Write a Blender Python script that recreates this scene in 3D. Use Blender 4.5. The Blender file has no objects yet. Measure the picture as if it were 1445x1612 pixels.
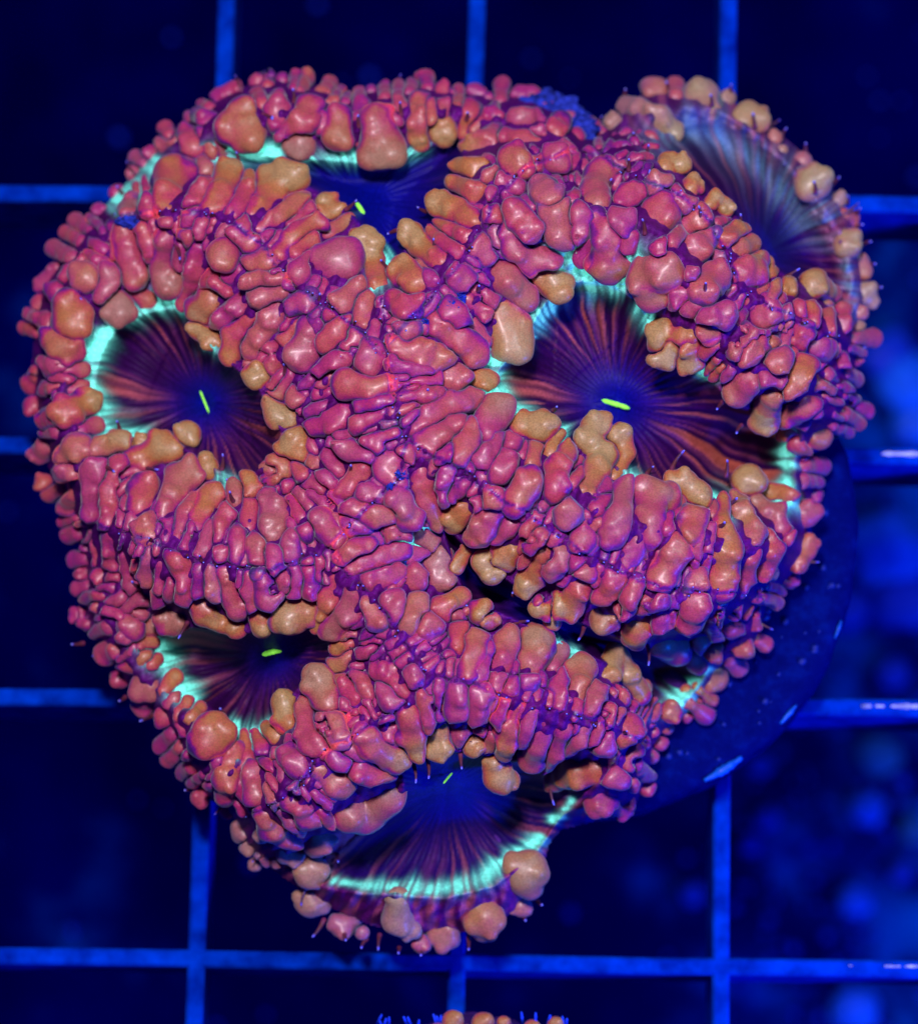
import bpy, math, random
import numpy as np
from mathutils import Vector, Matrix

# ------------------------------------------------------------------ camera, world, lamps (1 unit = 1 cm)
scn = bpy.context.scene
scn.unit_settings.scale_length = 0.01
COL = scn.collection
rng = np.random.default_rng(7)
random.seed(7)

TILT = math.radians(10.0)
DIST = 22.0
PXCM = 297.0                    # photograph pixels per cm at the focus plane
F = DIST * PXCM
CX, CY = 722.5, 806.0
TGT = np.array([0.0, 0.0, 1.75])
FWD = np.array([0.0, math.sin(TILT), -math.cos(TILT)])
UP = np.array([0.0, math.cos(TILT), math.sin(TILT)])
RT = np.array([1.0, 0.0, 0.0])
CAM = TGT - FWD * DIST

cd = bpy.data.cameras.new("camera")
cam = bpy.data.objects.new("camera", cd)
COL.objects.link(cam)
cam.matrix_world = Matrix(((RT[0], UP[0], -FWD[0], CAM[0]), (RT[1], UP[1], -FWD[1], CAM[1]),
                           (RT[2], UP[2], -FWD[2], CAM[2]), (0, 0, 0, 1)))
cd.sensor_fit = 'HORIZONTAL'
cd.sensor_width = 36.0
cd.lens = 36.0 * F / 1445.0
cd.clip_start = 0.5
cd.clip_end = 200.0
cd.dof.use_dof = True
cd.dof.focus_distance = DIST
cd.dof.aperture_fstop = cd.lens * 1e-3 / 0.40
scn.camera = cam

w = bpy.data.worlds.new("World")
scn.world = w
w.use_nodes = True
w.node_tree.nodes['Background'].inputs[0].default_value = (0.05, 0.03, 0.85, 1)
w.node_tree.nodes['Background'].inputs[1].default_value = 0.15

def lamp(name, loc, size, power, col, target=(0, 0, 1.2)):
    l = bpy.data.lights.new(name, 'AREA')
    l.shape = 'SQUARE'
    l.size = size
    l.energy = power
    l.color = col
    o = bpy.data.objects.new(name, l)
    COL.objects.link(o)
    o.location = loc
    d = Vector(target) - Vector(loc)
    o.rotation_euler = d.to_track_quat('-Z', 'Y').to_euler()
    return o

lamp('led_panel', (-1.0, 2.0, 21.0), 1.8, 4500, (1.0, 0.84, 0.92))
lamp('led_cluster', (5.0, 4.0, 17.0), 0.7, 700, (0.6, 0.9, 1.0))
lamp('blue_led', (8.5, -6.5, 4.5), 2.0, 1500, (0.0, 0.09, 1.0), (3.5, -3.0, -1.0))
scn.view_settings.view_transform = 'Standard'
scn.view_settings.look = 'None'
scn.view_settings.gamma = 1
scn.view_settings.exposure = 0.0
scn.cycles.max_bounces = 5
scn.cycles.diffuse_bounces = 3

def P(px, py, z):
    """world point at height z seen at pixel px,py of the photograph"""
    px = np.asarray(px, float); py = np.asarray(py, float); z = np.asarray(z, float)
    a = (px - CX) / F; b = (CY - py) / F
    d = FWD[None] + a.reshape(-1, 1) * RT[None] + b.reshape(-1, 1) * UP[None]
    t = (z.reshape(-1) - CAM[2]) / d[:, 2]
    return CAM[None] + d * t[:, None]

def pxsize(z):
    return (DIST + (1.75 - z)) / F

# ------------------------------------------------------------------ node material helpers
def mat(name):
    m = bpy.data.materials.new(name)
    m.use_nodes = True
    nt = m.node_tree
    b = nt.nodes['Principled BSDF']
    return m, nt, b

def N(nt, t, **kw):
    n = nt.nodes.new(t)
    for k, v in kw.items():
        if k.startswith('i_'):
            key = k[2:].replace('_', ' ')
            n.inputs[key].default_value = v
        else:
            setattr(n, k, v)
    return n

def ramp(nt, stops, interp='LINEAR'):
    r = nt.nodes.new('ShaderNodeValToRGB')
    r.color_ramp.interpolation = interp
    e = r.color_ramp.elements
    while len(e) < len(stops):
        e.new(0.5)
    for i, (p, c) in enumerate(stops):
        e[i].position = p
        e[i].color = tuple(c) + (1,) if len(c) == 3 else c
    return r

def noise_tex(nt, scale, detail=3, rough=0.55):
    tc = nt.nodes.new('ShaderNodeTexCoord')
    n = nt.nodes.new('ShaderNodeTexNoise')
    n.inputs['Scale'].default_value = scale
    n.inputs['Detail'].default_value = detail
    n.inputs['Roughness'].default_value = rough
    nt.links.new(tc.outputs['Object'], n.inputs['Vector'])
    return n

def bump(nt, b, src, strength, dist):
    bp = nt.nodes.new('ShaderNodeBump')
    bp.inputs['Strength'].default_value = strength
    bp.inputs['Distance'].default_value = dist
    nt.links.new(src, bp.inputs['Height'])
    nt.links.new(bp.outputs[0], b.inputs['Normal'])

def mixc(nt, fac, a, b_, blend='MIX'):
    m = nt.nodes.new('ShaderNodeMix')
    m.data_type = 'RGBA'
    m.blend_type = blend
    for sock, v in ((m.inputs[0], fac), (m.inputs[6], a), (m.inputs[7], b_)):
        if hasattr(v, 'is_output'):
            nt.links.new(v, sock)
        elif isinstance(v, (int, float)):
            sock.default_value = v
        else:
            sock.default_value = tuple(v) + (1,)
    return m.outputs[2]

def maprange(nt, src, a, b_, c=0.0, d=1.0):
    m = nt.nodes.new('ShaderNodeMapRange')
    m.inputs[1].default_value = a
    m.inputs[2].default_value = b_
    m.inputs[3].default_value = c
    m.inputs[4].default_value = d
    nt.links.new(src, m.inputs[0])
    return m.outputs[0]

def mathn(nt, op, a, b_):
    m = nt.nodes.new('ShaderNodeMath')
    m.operation = op
    for s, v in ((m.inputs[0], a), (m.inputs[1], b_)):
        if hasattr(v, 'is_output'):
            nt.links.new(v, s)
        else:
            s.default_value = v
    return m.outputs[0]

# vesicle skin: tip = 0 in the folds, 1 on the swollen ends
def vesicle_material():
    m, nt, b = mat('vesicle_skin')
    at = N(nt, 'ShaderNodeAttribute', attribute_name='tip')
    at2 = N(nt, 'ShaderNodeAttribute', attribute_name='tone')
    n1 = noise_tex(nt, 5.0, 3)
    n2 = noise_tex(nt, 75.0, 2, 0.7)
    n3 = noise_tex(nt, 2.6, 2)
    f = mathn(nt, 'ADD', at.outputs['Fac'], maprange(nt, n1.outputs[0], 0.3, 0.7, -0.14, 0.14))
    f = mathn(nt, 'ADD', f, maprange(nt, n2.outputs[0], 0.25, 0.75, -0.07, 0.07))
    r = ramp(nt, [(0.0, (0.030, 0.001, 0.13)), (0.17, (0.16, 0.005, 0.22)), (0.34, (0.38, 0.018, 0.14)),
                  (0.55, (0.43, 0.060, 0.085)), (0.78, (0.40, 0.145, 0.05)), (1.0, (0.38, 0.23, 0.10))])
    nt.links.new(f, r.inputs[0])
    # glowing red streaks low in the folds
    redz = mathn(nt, 'MULTIPLY', maprange(nt, n3.outputs[0], 0.56, 0.66), maprange(nt, at.outputs['Fac'], 0.30, 0.12))
    c = mixc(nt, redz, r.outputs[0], (0.95, 0.07, 0.10))
    # dusky purple cast on some vesicles
    c = mixc(nt, maprange(nt, at2.outputs['Fac'], 0, 1, 0.0, 0.45), c, (0.26, 0.03, 0.24))
    c = mixc(nt, maprange(nt, at2.outputs['Fac'], -1, 0, 0.7, 0.0), c, (0.25, 0.34, 0.26))
    sp = noise_tex(nt, 110.0, 1)
    c = mixc(nt, 0.45, c, maprange(nt, sp.outputs[0], 0.32, 0.68, 0.50, 1.35), 'MULTIPLY')
    nt.links.new(c, b.inputs['Base Color'])
    b.inputs['Roughness'].default_value = 0.46
    b.inputs['Specular IOR Level'].default_value = 0.36
    b.inputs['Sheen Weight'].default_value = 0.22
    b.inputs['Sheen Roughness'].default_value = 0.4
    b.inputs['Sheen Tint'].default_value = (0.75, 0.85, 0.80, 1)
    b.inputs['Subsurface Weight'].default_value = 0.5
    b.inputs['Subsurface Radius'].default_value = (1.0, 0.35, 0.5)
    b.inputs['Subsurface Scale'].default_value = 0.045
    b.inputs['Coat Weight'].default_value = 0.13
    b.inputs['Coat Roughness'].default_value = 0.22
    bump(nt, b, n2.outputs[0], 0.14, 0.004)
    return m

def flesh_material():
    m, nt, b = mat('polyp_flesh')
    at = N(nt, 'ShaderNodeAttribute', attribute_name='pigment')
    n2 = noise_tex(nt, 70.0, 3, 0.7)
    c = mixc(nt, 0.8, at.outputs['Color'], maprange(nt, n2.outputs[0], 0.3, 0.7, 0.5, 1.35), 'MULTIPLY')
    nt.links.new(c, b.inputs['Base Color'])
    fl = N(nt, 'ShaderNodeAttribute', attribute_name='fluor')
    b.inputs['Emission Color'].default_value = (0.20, 1.0, 0.80, 1)
    nt.links.new(mathn(nt, 'MULTIPLY', fl.outputs['Fac'], maprange(nt, n2.outputs[0], 0.3, 0.7, 0.2, 0.8)), b.inputs['Emission Strength'])
    b.inputs['Roughness'].default_value = 0.5
    b.inputs['Specular IOR Level'].default_value = 0.08
    bump(nt, b, n2.outputs[0], 0.25, 0.006)
    return m

def tentacle_material():
    m, nt, b = mat('tentacle_skin')
    at = N(nt, 'ShaderNodeAttribute', attribute_name='tip')
    r = ramp(nt, [(0.0, (0.20, 0.03, 0.12)), (0.3, (0.10, 0.018, 0.03)), (0.8, (0.06, 0.012, 0.05)), (0.93, (0.10, 0.08, 0.9)), (1, (0.25, 0.3, 1.0))])
    nt.links.new(at.outputs['Fac'], r.inputs[0])
    nt.links.new(r.outputs[0], b.inputs['Base Color'])
    b.inputs['Roughness'].default_value = 0.4
    return m

def simple(name, col, rough=0.5, vary=0.0, scale=20.0, bumpd=0.0, emit=0.0):
    m, nt, b = mat(name)
    n = noise_tex(nt, scale, 4)
    if vary:
        c = mixc(nt, 1.0, col, maprange(nt, n.outputs[0], 0.3, 0.7, 1 - vary, 1 + vary), 'MULTIPLY')
        nt.links.new(c, b.inputs['Base Color'])
    else:
        b.inputs['Base Color'].default_value = tuple(col) + (1,)
    b.inputs['Roughness'].default_value = rough
    b.inputs['Specular IOR Level'].default_value = 0.12
    if bumpd:
        bump(nt, b, n.outputs[0], 0.5, bumpd)
    if emit:
        b.inputs['Emission Color'].default_value = tuple(col) + (1,)
        b.inputs['Emission Strength'].default_value = emit
    return m

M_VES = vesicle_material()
M_FLESH = flesh_material()
M_TENT = tentacle_material()
M_SLIT = simple('mouth_green', (0.28, 0.95, 0.08), 0.4, 0.25, 30, 0.003, emit=0.35)
M_ALGAE = simple('algae_blue', (0.015, 0.03, 0.36), 0.85, 0.8, 34, 0.03)

# ------------------------------------------------------------------ object helpers
def mesh_obj(name, V, Fc, material, parent=None, attrs=None, col=None, smooth=True):
    me = bpy.data.meshes.new(name)
    V = np.asarray(V, np.float32)
    if isinstance(Fc, np.ndarray):
        k = Fc.shape[1]
        me.vertices.add(len(V)); me.vertices.foreach_set('co', V.ravel())
        me.loops.add(Fc.size); me.loops.foreach_set('vertex_index', Fc.astype(np.int32).ravel())
        me.polygons.add(len(Fc))
        me.polygons.foreach_set('loop_start', np.arange(0, Fc.size, k, dtype=np.int32))
        me.polygons.foreach_set('loop_total', np.full(len(Fc), k, np.int32))
        me.update(calc_edges=True)
    else:
        me.from_pydata(V.tolist(), [], Fc)
    if attrs:
        for n, a in attrs.items():
            at = me.attributes.new(n, 'FLOAT', 'POINT')
            at.data.foreach_set('value', np.asarray(a, np.float32))
    if col is not None:
        at = me.color_attributes.new('pigment', 'FLOAT_COLOR', 'POINT')
        c4 = np.ones((len(V), 4), np.float32); c4[:, :3] = col
        at.data.foreach_set('color', c4.ravel())
    if smooth:
        me.polygons.foreach_set('use_smooth', np.ones(len(me.polygons), bool))
    me.validate()
    me.materials.append(material)
    o = bpy.data.objects.new(name, me)
    COL.objects.link(o)
    if parent is not None:
        o.parent = parent
    return o

def empty(name, loc=(0, 0, 0)):
    o = bpy.data.objects.new(name, None)
    o.empty_display_size = 0.2
    COL.objects.link(o)
    o.location = loc
    return o

def tag(o, label=None, cat=None, group=None, kind=None):
    if label: o['label'] = label
    if cat: o['category'] = cat
    if group: o['group'] = group
    if kind: o['kind'] = kind
    return o

def snoise(p, seed=0.0):
    """cheap smooth vector noise, p (n,3) in its own scale, about -1..1"""
    x, y, z = p[:, 0] + seed * 3.1, p[:, 1] - seed * 1.7, p[:, 2] + seed * 0.9
    return (np.sin(x * 1.7 + 1.3 * np.sin(y * 1.3 + seed)) * np.cos(y * 1.9 + 1.1 * np.sin(z * 1.6)) +
            np.sin(z * 2.1 + 1.7 * np.sin(x * 0.9)) * np.cos(x * 2.3 + y * 1.1 + seed)) * 0.6

def n1d(x, seed):
    """smooth value noise on a line 0..1"""
    r = np.random.default_rng(seed).random(512)
    xi = np.floor(x).astype(int); f = x - xi; f = f * f * (3 - 2 * f)
    return r[xi % 512] * (1 - f) + r[(xi + 1) % 512] * f

# ------------------------------------------------------------------ plan of the colony (photograph pixels, height in cm)
CREST = [
 [(600,470,1.85),(608,560,1.95),(622,640,2.0),(640,695,2.0)],
 [(165,345,1.25),(260,331,1.5),(345,338,1.6),(415,385,1.7),(455,443,1.75),(505,475,1.8),(555,510,1.85),(605,560,1.95)],
 [(612,540,1.95),(665,480,1.9),(698,447,1.9),(727,407,1.9),(755,365,1.85),(786,300,1.8),(829,262,1.75),(900,235,1.6)],
 [(900,235,1.6),(950,245,1.65),(1000,280,1.8),(1060,300,1.8),(1107,335,1.75),(1140,390,1.75),(1165,455,1.75),(1240,495,1.65),(1291,523,1.55),(1345,545,1.35)],
 [(755,365,1.85),(880,330,1.95),(1000,370,2.0),(1080,440,2.0),(1160,560,1.8),(1260,600,1.6)],
 [(640,690,2.0),(680,718,2.0),(725,737,2.0),(770,772,1.98),(850,822,1.95),(928,877,1.9),(994,907,1.85),(1040,926,1.8),(1130,932,1.7),(1205,940,1.4)],
 [(770,740,1.98),(850,760,1.95),(960,820,1.95),(1100,850,1.85),(1200,870,1.6)],
 [(640,695,2.0),(625,760,1.95),(575,800,1.9),(520,862,1.85),(473,880,1.8),(424,898,1.8),(374,893,1.75),(325,884,1.7),(249,855,1.6),(194,836,1.45),(140,825,1.2)],
 [(520,862,1.85),(552,908,1.85),(600,955,1.85),(637,1010,1.85),(670,1062,1.85)],
 [(670,1062,1.85),(742,1075,1.8),(818,1106,1.75),(863,1118,1.7),(915,1127,1.65),(960,1146,1.55),(1020,1170,1.3)],
 [(670,1065,1.85),(640,1110,1.8),(590,1135,1.75),(545,1165,1.7),(510,1185,1.65),(475,1230,1.6),(436,1265,1.5),(380,1292,1.25)],
 [(200,300,1.0),(270,225,1.25),(350,185,1.4),(430,165,1.45),(520,170,1.45),(600,175,1.45),(680,165,1.4),(760,170,1.35),(830,180,1.3),(900,235,1.6)],
 [(200,300,1.0),(165,345,1.2),(110,440,1.35),(80,540,1.3),(90,640,1.3),(120,740,1.35),(140,825,1.2)],
 [(140,825,1.2),(160,940,1.15),(180,1010,1.15),(230,1090,1.15),(310,1160,1.3),(350,1230,1.3),(380,1292,1.2)],
 [(380,1292,1.2),(440,1380,0.9),(540,1405,0.9),(620,1410,0.9),(700,1415,0.9),(780,1395,0.9),(840,1350,0.95),(880,1290,1.0),(960,1220,1.3),(1020,1170,1.3)],
 [(1020,1170,1.2),(1060,1130,0.95),(1100,1080,0.9),(1160,1010,1.1),(1205,940,1.4)],
 [(1205,940,1.4),(1240,860,1.35),(1250,780,1.15),(1255,720,1.1),(1280,650,1.4),(1345,545,1.35)],
 [(930,240,1.5),(960,190,1.2),(1050,165,1.15),(1120,165,1.1),(1200,215,1.05),(1270,290,1.05),(1330,370,1.05),(1350,470,1.05),(1345,545,1.3)],
]
DISC = [
 [(330,250),(430,245),(500,250),(600,258),(660,238),(735,205),(728,250),(700,300),(688,350),(650,380),(615,415),(590,400),(570,350),(490,290),(390,270)],
 [(1045,225),(1090,190),(1150,200),(1210,255),(1265,320),(1310,390),(1325,460),(1270,450),(1220,425),(1180,360),(1130,310),(1080,285)],
 [(150,580),(175,525),(215,497),(260,484),(300,492),(330,550),(400,600),(430,650),(450,700),(400,750),(350,750),(290,700),(200,690),(150,655)],
 [(840,500),(890,440),(960,445),(1010,480),(1040,560),(1110,590),(1160,640),(1225,670),(1240,760),(1130,790),(1060,760),(990,745),(900,700),(800,640),(770,590),(830,545)],
 [(240,1010),(300,985),(400,1000),(500,985),(530,1030),(480,1070),(430,1130),(380,1155),(340,1120),(285,1085)],
 [(690,815),(750,880),(830,935),(920,985),(1000,1015),(1080,1050),(1100,1080),(1040,1100),(1000,1060),(920,1030),(850,995),(790,965),(735,950),(715,890)],
 [(630,1190),(720,1180),(770,1190),(860,1215),(885,1275),(845,1335),(780,1375),(700,1395),(600,1390),(515,1382),(545,1340),(600,1290),(640,1250)],
]
MOUTH = [(572,318),(1190,405),(322,632),(968,636),(428,1027),(860,965),(703,1238)]
#        stripe strength, blue centre radius, depth of the disc
DPAR = [(0.10, 125, 0.42), (0.45, 70, 0.35), (0.90, 48, 0.42), (1.0, 62, 0.45), (0.8, 45, 0.42), (0.1, 60, 0.6), (0.42, 60, 0.33)]
OUTL = [(190,300),(240,228),(330,158),(420,122),(500,132),(560,148),(670,125),(760,148),(830,150),(895,180),(925,215),(960,185),(1000,150),
 (1060,140),(1130,148),(1205,190),(1290,265),(1345,350),(1365,450),(1355,520),(1345,560),(1350,630),(1330,680),(1285,700),(1280,780),(1275,870),
 (1245,910),(1205,950),(1190,1030),(1130,1050),(1120,1085),(1080,1130),(1030,1160),(1022,1220),(995,1280),(930,1295),(868,1310),(850,1390),(800,1450),(700,1475),(600,1465),
 (510,1425),(465,1395),(395,1345),(372,1290),(308,1240),(250,1130),(185,1065),(132,980),(138,900),(108,800),(68,720),(50,600),(55,480),(108,380)]
TEAL = [  # polylines x,y with half width and strength
 (12, 1.0, [(291,474),(256,476),(221,487),(180,508),(156,540),(138,590),(148,625),(159,656),(166,676),(210,688)]),
 (7, 0.7, [(325,545),(345,552)]), (7, 0.9, [(349,752),(367,764)]),
 (9, 1.0, [(332,241),(381,243),(432,238)]), (8, 0.8, [(480,246),(511,251),(566,250)]), (6, 0.8, [(625,248),(642,243),(665,232)]),
 (13, 0.9, [(240,262),(208,296),(187,317)]), (10, 0.9, [(604,405),(602,430),(590,445)]),
 (16, 1.1, [(885,405),(907,415),(935,440),(969,452),(990,410)]), (9, 1.0, [(1005,485),(1020,505),(1030,522)]),
 (9, 1.0, [(870,480),(848,500),(838,528)]), (10, 1.0, [(770,560),(780,590),(790,612),(750,627)]), (8, 0.9, [(800,640),(830,655)]),
 (7, 0.9, [(1095,578),(1122,588)]), (17, 1.1, [(1240,685),(1236,725),(1240,760),(1232,785)]), (12, 0.9, [(1120,782),(1145,795)]),
 (7, 0.9, [(990,745),(1000,755)]), (9, 0.9, [(880,680),(885,700)]),
 (12, 1.0, [(232,1005),(245,1020),(263,1049),(284,1080),(301,1104)]), (9, 1.0, [(370,1140),(385,1168),(422,1142),(440,1138)]), (6, .8, [(381,1187),(390,1170)]),
 (9, 1.0, [(686,805),(673,820),(642,850),(665,858)]), (8, 0.9, [(878,1018),(903,1027)]), (14, 0.8, [(1110,1060),(1080,1082),(1066,1105),(1050,1110)]),
 (9, 0.9, [(525,1387),(570,1394),(608,1396),(677,1401),(718,1396),(760,1385),(784,1361),(836,1330),(850,1320)]), (9, 1.0, [(870,1290),(885,1280),(900,1262)]),
 (24, 0.42, [(1045,215),(1083,195),(1135,205),(1194,246),(1229,280),(1263,319),(1295,333)]), (15, 0.5, [(1332,412),(1336,443),(1353,485)]),
]

def seg_dist(X, Y, poly, closed=False):
    """distance to a polyline; also index and parameter of the nearest segment"""
    best = np.full(X.shape, 1e9); bi = np.zeros(X.shape, int); bt = np.zeros(X.shape)
    n = len(poly)
    for i in range(n if closed else n - 1):
        ax, ay = poly[i][:2]; bx, by = poly[(i + 1) % n][:2]
        dx, dy = bx - ax, by - ay
        t = np.clip(((X - ax) * dx + (Y - ay) * dy) / (dx * dx + dy * dy + 1e-9), 0, 1)
        d = np.hypot(X - ax - t * dx, Y - ay - t * dy)
        m = d < best
        best[m] = d[m]; bi[m] = i; bt[m] = t[m]
    return best, bi, bt

def inside(X, Y, poly):
    c = np.zeros(X.shape, bool)
    n = len(poly)
    for i in range(n):
        x1, y1 = poly[i]; x2, y2 = poly[(i + 1) % n]
        if y1 == y2: continue
        c ^= ((y1 > Y) != (y2 > Y)) & (X < (x2 - x1) * (Y - y1) / (y2 - y1) + x1)
    return c

def smooth_poly(poly, n=3, jitter=0.0):
    p = np.array(poly, float)
    for _ in range(n):
        q = np.roll(p, -1, 0)
        p = np.stack([p * .75 + q * .25, p * .25 + q * .75], 1).reshape(-1, 2)
    return [tuple(a) for a in p]
DISC_S = [smooth_poly(d, 2) for d in DISC]
OUTL_S = smooth_poly(OUTL, 1)

def plan(X, Y):
    """height, owner polyp, signed distances for pixel positions"""
    X = np.asarray(X, float); Y = np.asarray(Y, float)
    wsum = np.zeros(X.shape); zsum = np.zeros(X.shape); dc = np.full(X.shape, 1e9)
    for c in CREST:
        d, i, t = seg_dist(X, Y, c)
        zs = np.array([a[2] for a in c])
        z = zs[i] * (1 - t) + zs[np.minimum(i + 1, len(c) - 1)] * t
        ww = 1.0 / (d + 6) ** 4
        wsum += ww; zsum += ww * z
        dc = np.minimum(dc, d)
    zc = zsum / wsum
    sds = []
    for p in DISC_S:
        d, _, _ = seg_dist(X, Y, p, True)
        sds.append(np.where(inside(X, Y, p), -d, d))
    sds = np.array(sds)
    own = sds.argmin(0); sd = sds.min(0)
    out = np.maximum(sd, 0)
    t = out / (out + dc + 1e-6)
    # smooth ridge: falls from the crest towards the disc edge
    z = zc - 0.38 * (1 - t) ** 1.4 * np.clip(out + 40, 0, 60) / 60
    dep = np.array([a[2] for a in DPAR])[own]
    z = z - dep * (1 - np.exp(-np.maximum(-sd, 0) / 22.0)) * np.clip((zc - 0.45), 0, 1)
    # dished centre with a small raised mouth
    mx = np.array([m[0] for m in MOUTH])[own]; my = np.array([m[1] for m in MOUTH])[own]
    md = np.hypot(X - mx, Y - my)
    z = z + np.where(sd < 0, 0.05 * np.exp(-(md / 26) ** 2) - 0.03 * np.exp(-(md / 9) ** 2), 0)
    do, _, _ = seg_dist(X, Y, OUTL_S, True)
    do = np.where(inside(X, Y, OUTL_S), do, -do)
    z = 0.42 + (z - 0.42) * (1 - np.exp(-(np.maximum(do, 0) + 9) / 26.0))
    return z, own, sd, dc, do, zc

LG = 3.0
_lx = np.arange(-30, 1480, LG); _ly = np.arange(40, 1600, LG)
_X, _Y = np.meshgrid(_lx, _ly)
_PL = [a.reshape(_X.shape) for a in plan(_X.ravel(), _Y.ravel())]
def look(x, y):
    x = np.asarray(x, float); y = np.asarray(y, float)
    fx = np.clip((x + 30) / LG, 0, len(_lx) - 1.01); fy = np.clip((y - 40) / LG, 0, len(_ly) - 1.01)
    i = fx.astype(int); j = fy.astype(int); a = fx - i; b = fy - j
    out = []
    for n_, g in enumerate(_PL):
        if n_ == 1:
            out.append(g[(j + (b > .5)), (i + (a > .5))])
        else:
            out.append(g[j, i] * (1 - a) * (1 - b) + g[j, i + 1] * a * (1 - b) + g[j + 1, i] * (1 - a) * b + g[j + 1, i + 1] * a * b)
    return out

# ------------------------------------------------------------------ coral colony
colony = empty('coral_colony', tuple(P(700, 800, 0.5)[0]))
tag(colony, 'large pink and tan bubbly coral colony with seven dark blue mouths, covering the round plug', 'coral')
COLO = np.array(colony.location)

G = 2.5
gx = np.arange(30, 1400, G); gy = np.arange(100, 1500, G)
X, Y = np.meshgrid(gx, gy)
Xf, Yf = X.ravel(), Y.ravel()
Zf, OWN, SD, DC, DO, ZC = plan(Xf, Yf)
mxs = np.array([m[0] for m in MOUTH])[OWN]; mys = np.array([m[1] for m in MOUTH])[OWN]
RAD = np.hypot(Xf - mxs, Yf - mys); ANG = np.arctan2(Yf - mys, Xf - mxs)

def pigment():
    c = np.zeros((len(Xf), 3)); flu = np.zeros(len(Xf))
    ridge = np.array([0.13, 0.006, 0.20]); deep = np.array([0.016, 0.001, 0.032]); blue = np.array([0.001, 0.003, 0.26])
    orange = np.array([0.50, 0.105, 0.015]); teal = np.array([0.16, 0.86, 0.72])
    wob = 0.035 * np.sin(RAD / 31.0 + OWN + ANG * 3) + 0.008 * np.sin(RAD / 9.0 + ANG * 5)
    a = (ANG + wob) / (2 * math.pi)
    s1 = n1d(a * 165 + 200, 3); s2 = n1d(a * 160 + 300, 5); s3 = n1d(a * 9 + 100, 8); s5 = n1d(a * 230 + 900 + RAD * 0.01, 21)
    stripe = np.clip((s1 - 0.66) * 5, 0, 1) * (0.35 + 0.65 * np.clip((s3 - .25) * 2, 0, 1)) + 0.25 * np.clip((s2 - .5) * 2, 0, 1)
    par = np.array(DPAR)[OWN]
    rr = RAD / (par[:, 1] + 1e-6)
    fade = 1 - np.exp(-np.clip(RAD - par[:, 1] * 0.75, 0, None) / 30.0)
    disc = deep[None] * (1 + 1.6 * s2[:, None]) + np.array([0.01, 0, 0.03])[None] * s3[:, None]
    isb = ((OWN == 6) | (OWN == 0))[:, None]
    disc = np.where(isb, disc * 0.5 + np.array([0.0, 0.001, 0.075])[None], disc)
    disc = disc + orange[None] * (stripe * par[:, 0] * fade * (0.35 + 0.65 * np.clip((RAD - 40) / 110, 0, 1)))[:, None]
    bl = np.exp(-(rr * 0.95) ** 2.2)[:, None]
    disc = disc * (1 - bl) + blue[None] * bl * (0.75 + 0.4 * s2[:, None])
    m = (1 / (1 + np.exp(-SD / 2.5)))[:, None]
    rg = ridge[None] * (0.5 + 0.5 * s2[:, None]) + (np.isin(OWN, (1, 6)) & (ZC < 1.25))[:, None] * np.array([0.22, 0.05, 0.02])[None] * np.clip((s1 - .4) * 3, 0, 1)[:, None]
    c = disc * (1 - m) + rg * m
    for wd, st, pl in TEAL:
        d, _, _ = seg_dist(Xf, Yf, pl)
        ww = wd * 1.15 * (0.30 + 1.1 * n1d(a * 46 + 77, 12) + 0.55 * s2)
        k = 1.4 * np.exp(-(d / ww) ** 2) * min(st, 1.0) * (0.20 + 1.0 * s5)
        if st < 0.6:
            k = k * 0.9; tc = np.array([0.16, 0.42, 0.62])
        else:
            tc = teal
        k = np.clip(k, 0, 1)[:, None]
        if st >= 0.6: flu = np.maximum(flu, k[:, 0] ** 2.2)
        c = c * (1 - k) + tc[None] * k
    return c, flu
PIG, FLU = pigment()
# fleshy radial folds in the discs and knobbly skin on the walls, real relief
FOLD = np.sin(ANG * 46 + 0.9 * np.sin(RAD / 30)) * np.clip(RAD / 60, 0, 1)
Zg = Zf + np.where(SD < 8, 0.010 * FOLD, 0.0)
Zg = Zg + np.where(SD > 8, 0.03 * snoise(np.stack([Xf / 11, Yf / 11, Zf * 0], 1)), 0)
WP = P(Xf, Yf, Zg) - COLO
nx = len(gx); idx = np.arange(len(Xf)).reshape(X.shape)
quads = np.stack([idx[1:, :-1], idx[1:, 1:], idx[:-1, 1:], idx[:-1, :-1]], -1).reshape(-1, 4)
keepv = DO > -1.5
qk = keepv[quads].all(1)
PLAB = ['upper polyp with a wide smooth blue disc and a row of finger-like lobes above', 'outer right polyp with a pale striped fringe and swollen beads on its rim',
        'left polyp with orange rays and a thin green mouth slit', 'large right-hand polyp with orange rays and the longest bright green mouth slit',
        'lower left polyp with a short thick green mouth slit', 'dark sunken polyp almost closed between two ridges', 'bottom polyp opening outward with a teal band and a row of beads']
polyps = []
for k in range(7):
    q = quads[qk & (OWN[quads[:, 0]] == k)]
    used, inv = np.unique(q, return_inverse=True)
    V = WP[used]
    o = mesh_obj('polyp', V, inv.reshape(-1, 4), M_FLESH, colony, attrs={'fluor': FLU[used]}, col=PIG[used])
    o['label'] = PLAB[k]
    polyps.append(o)
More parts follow.
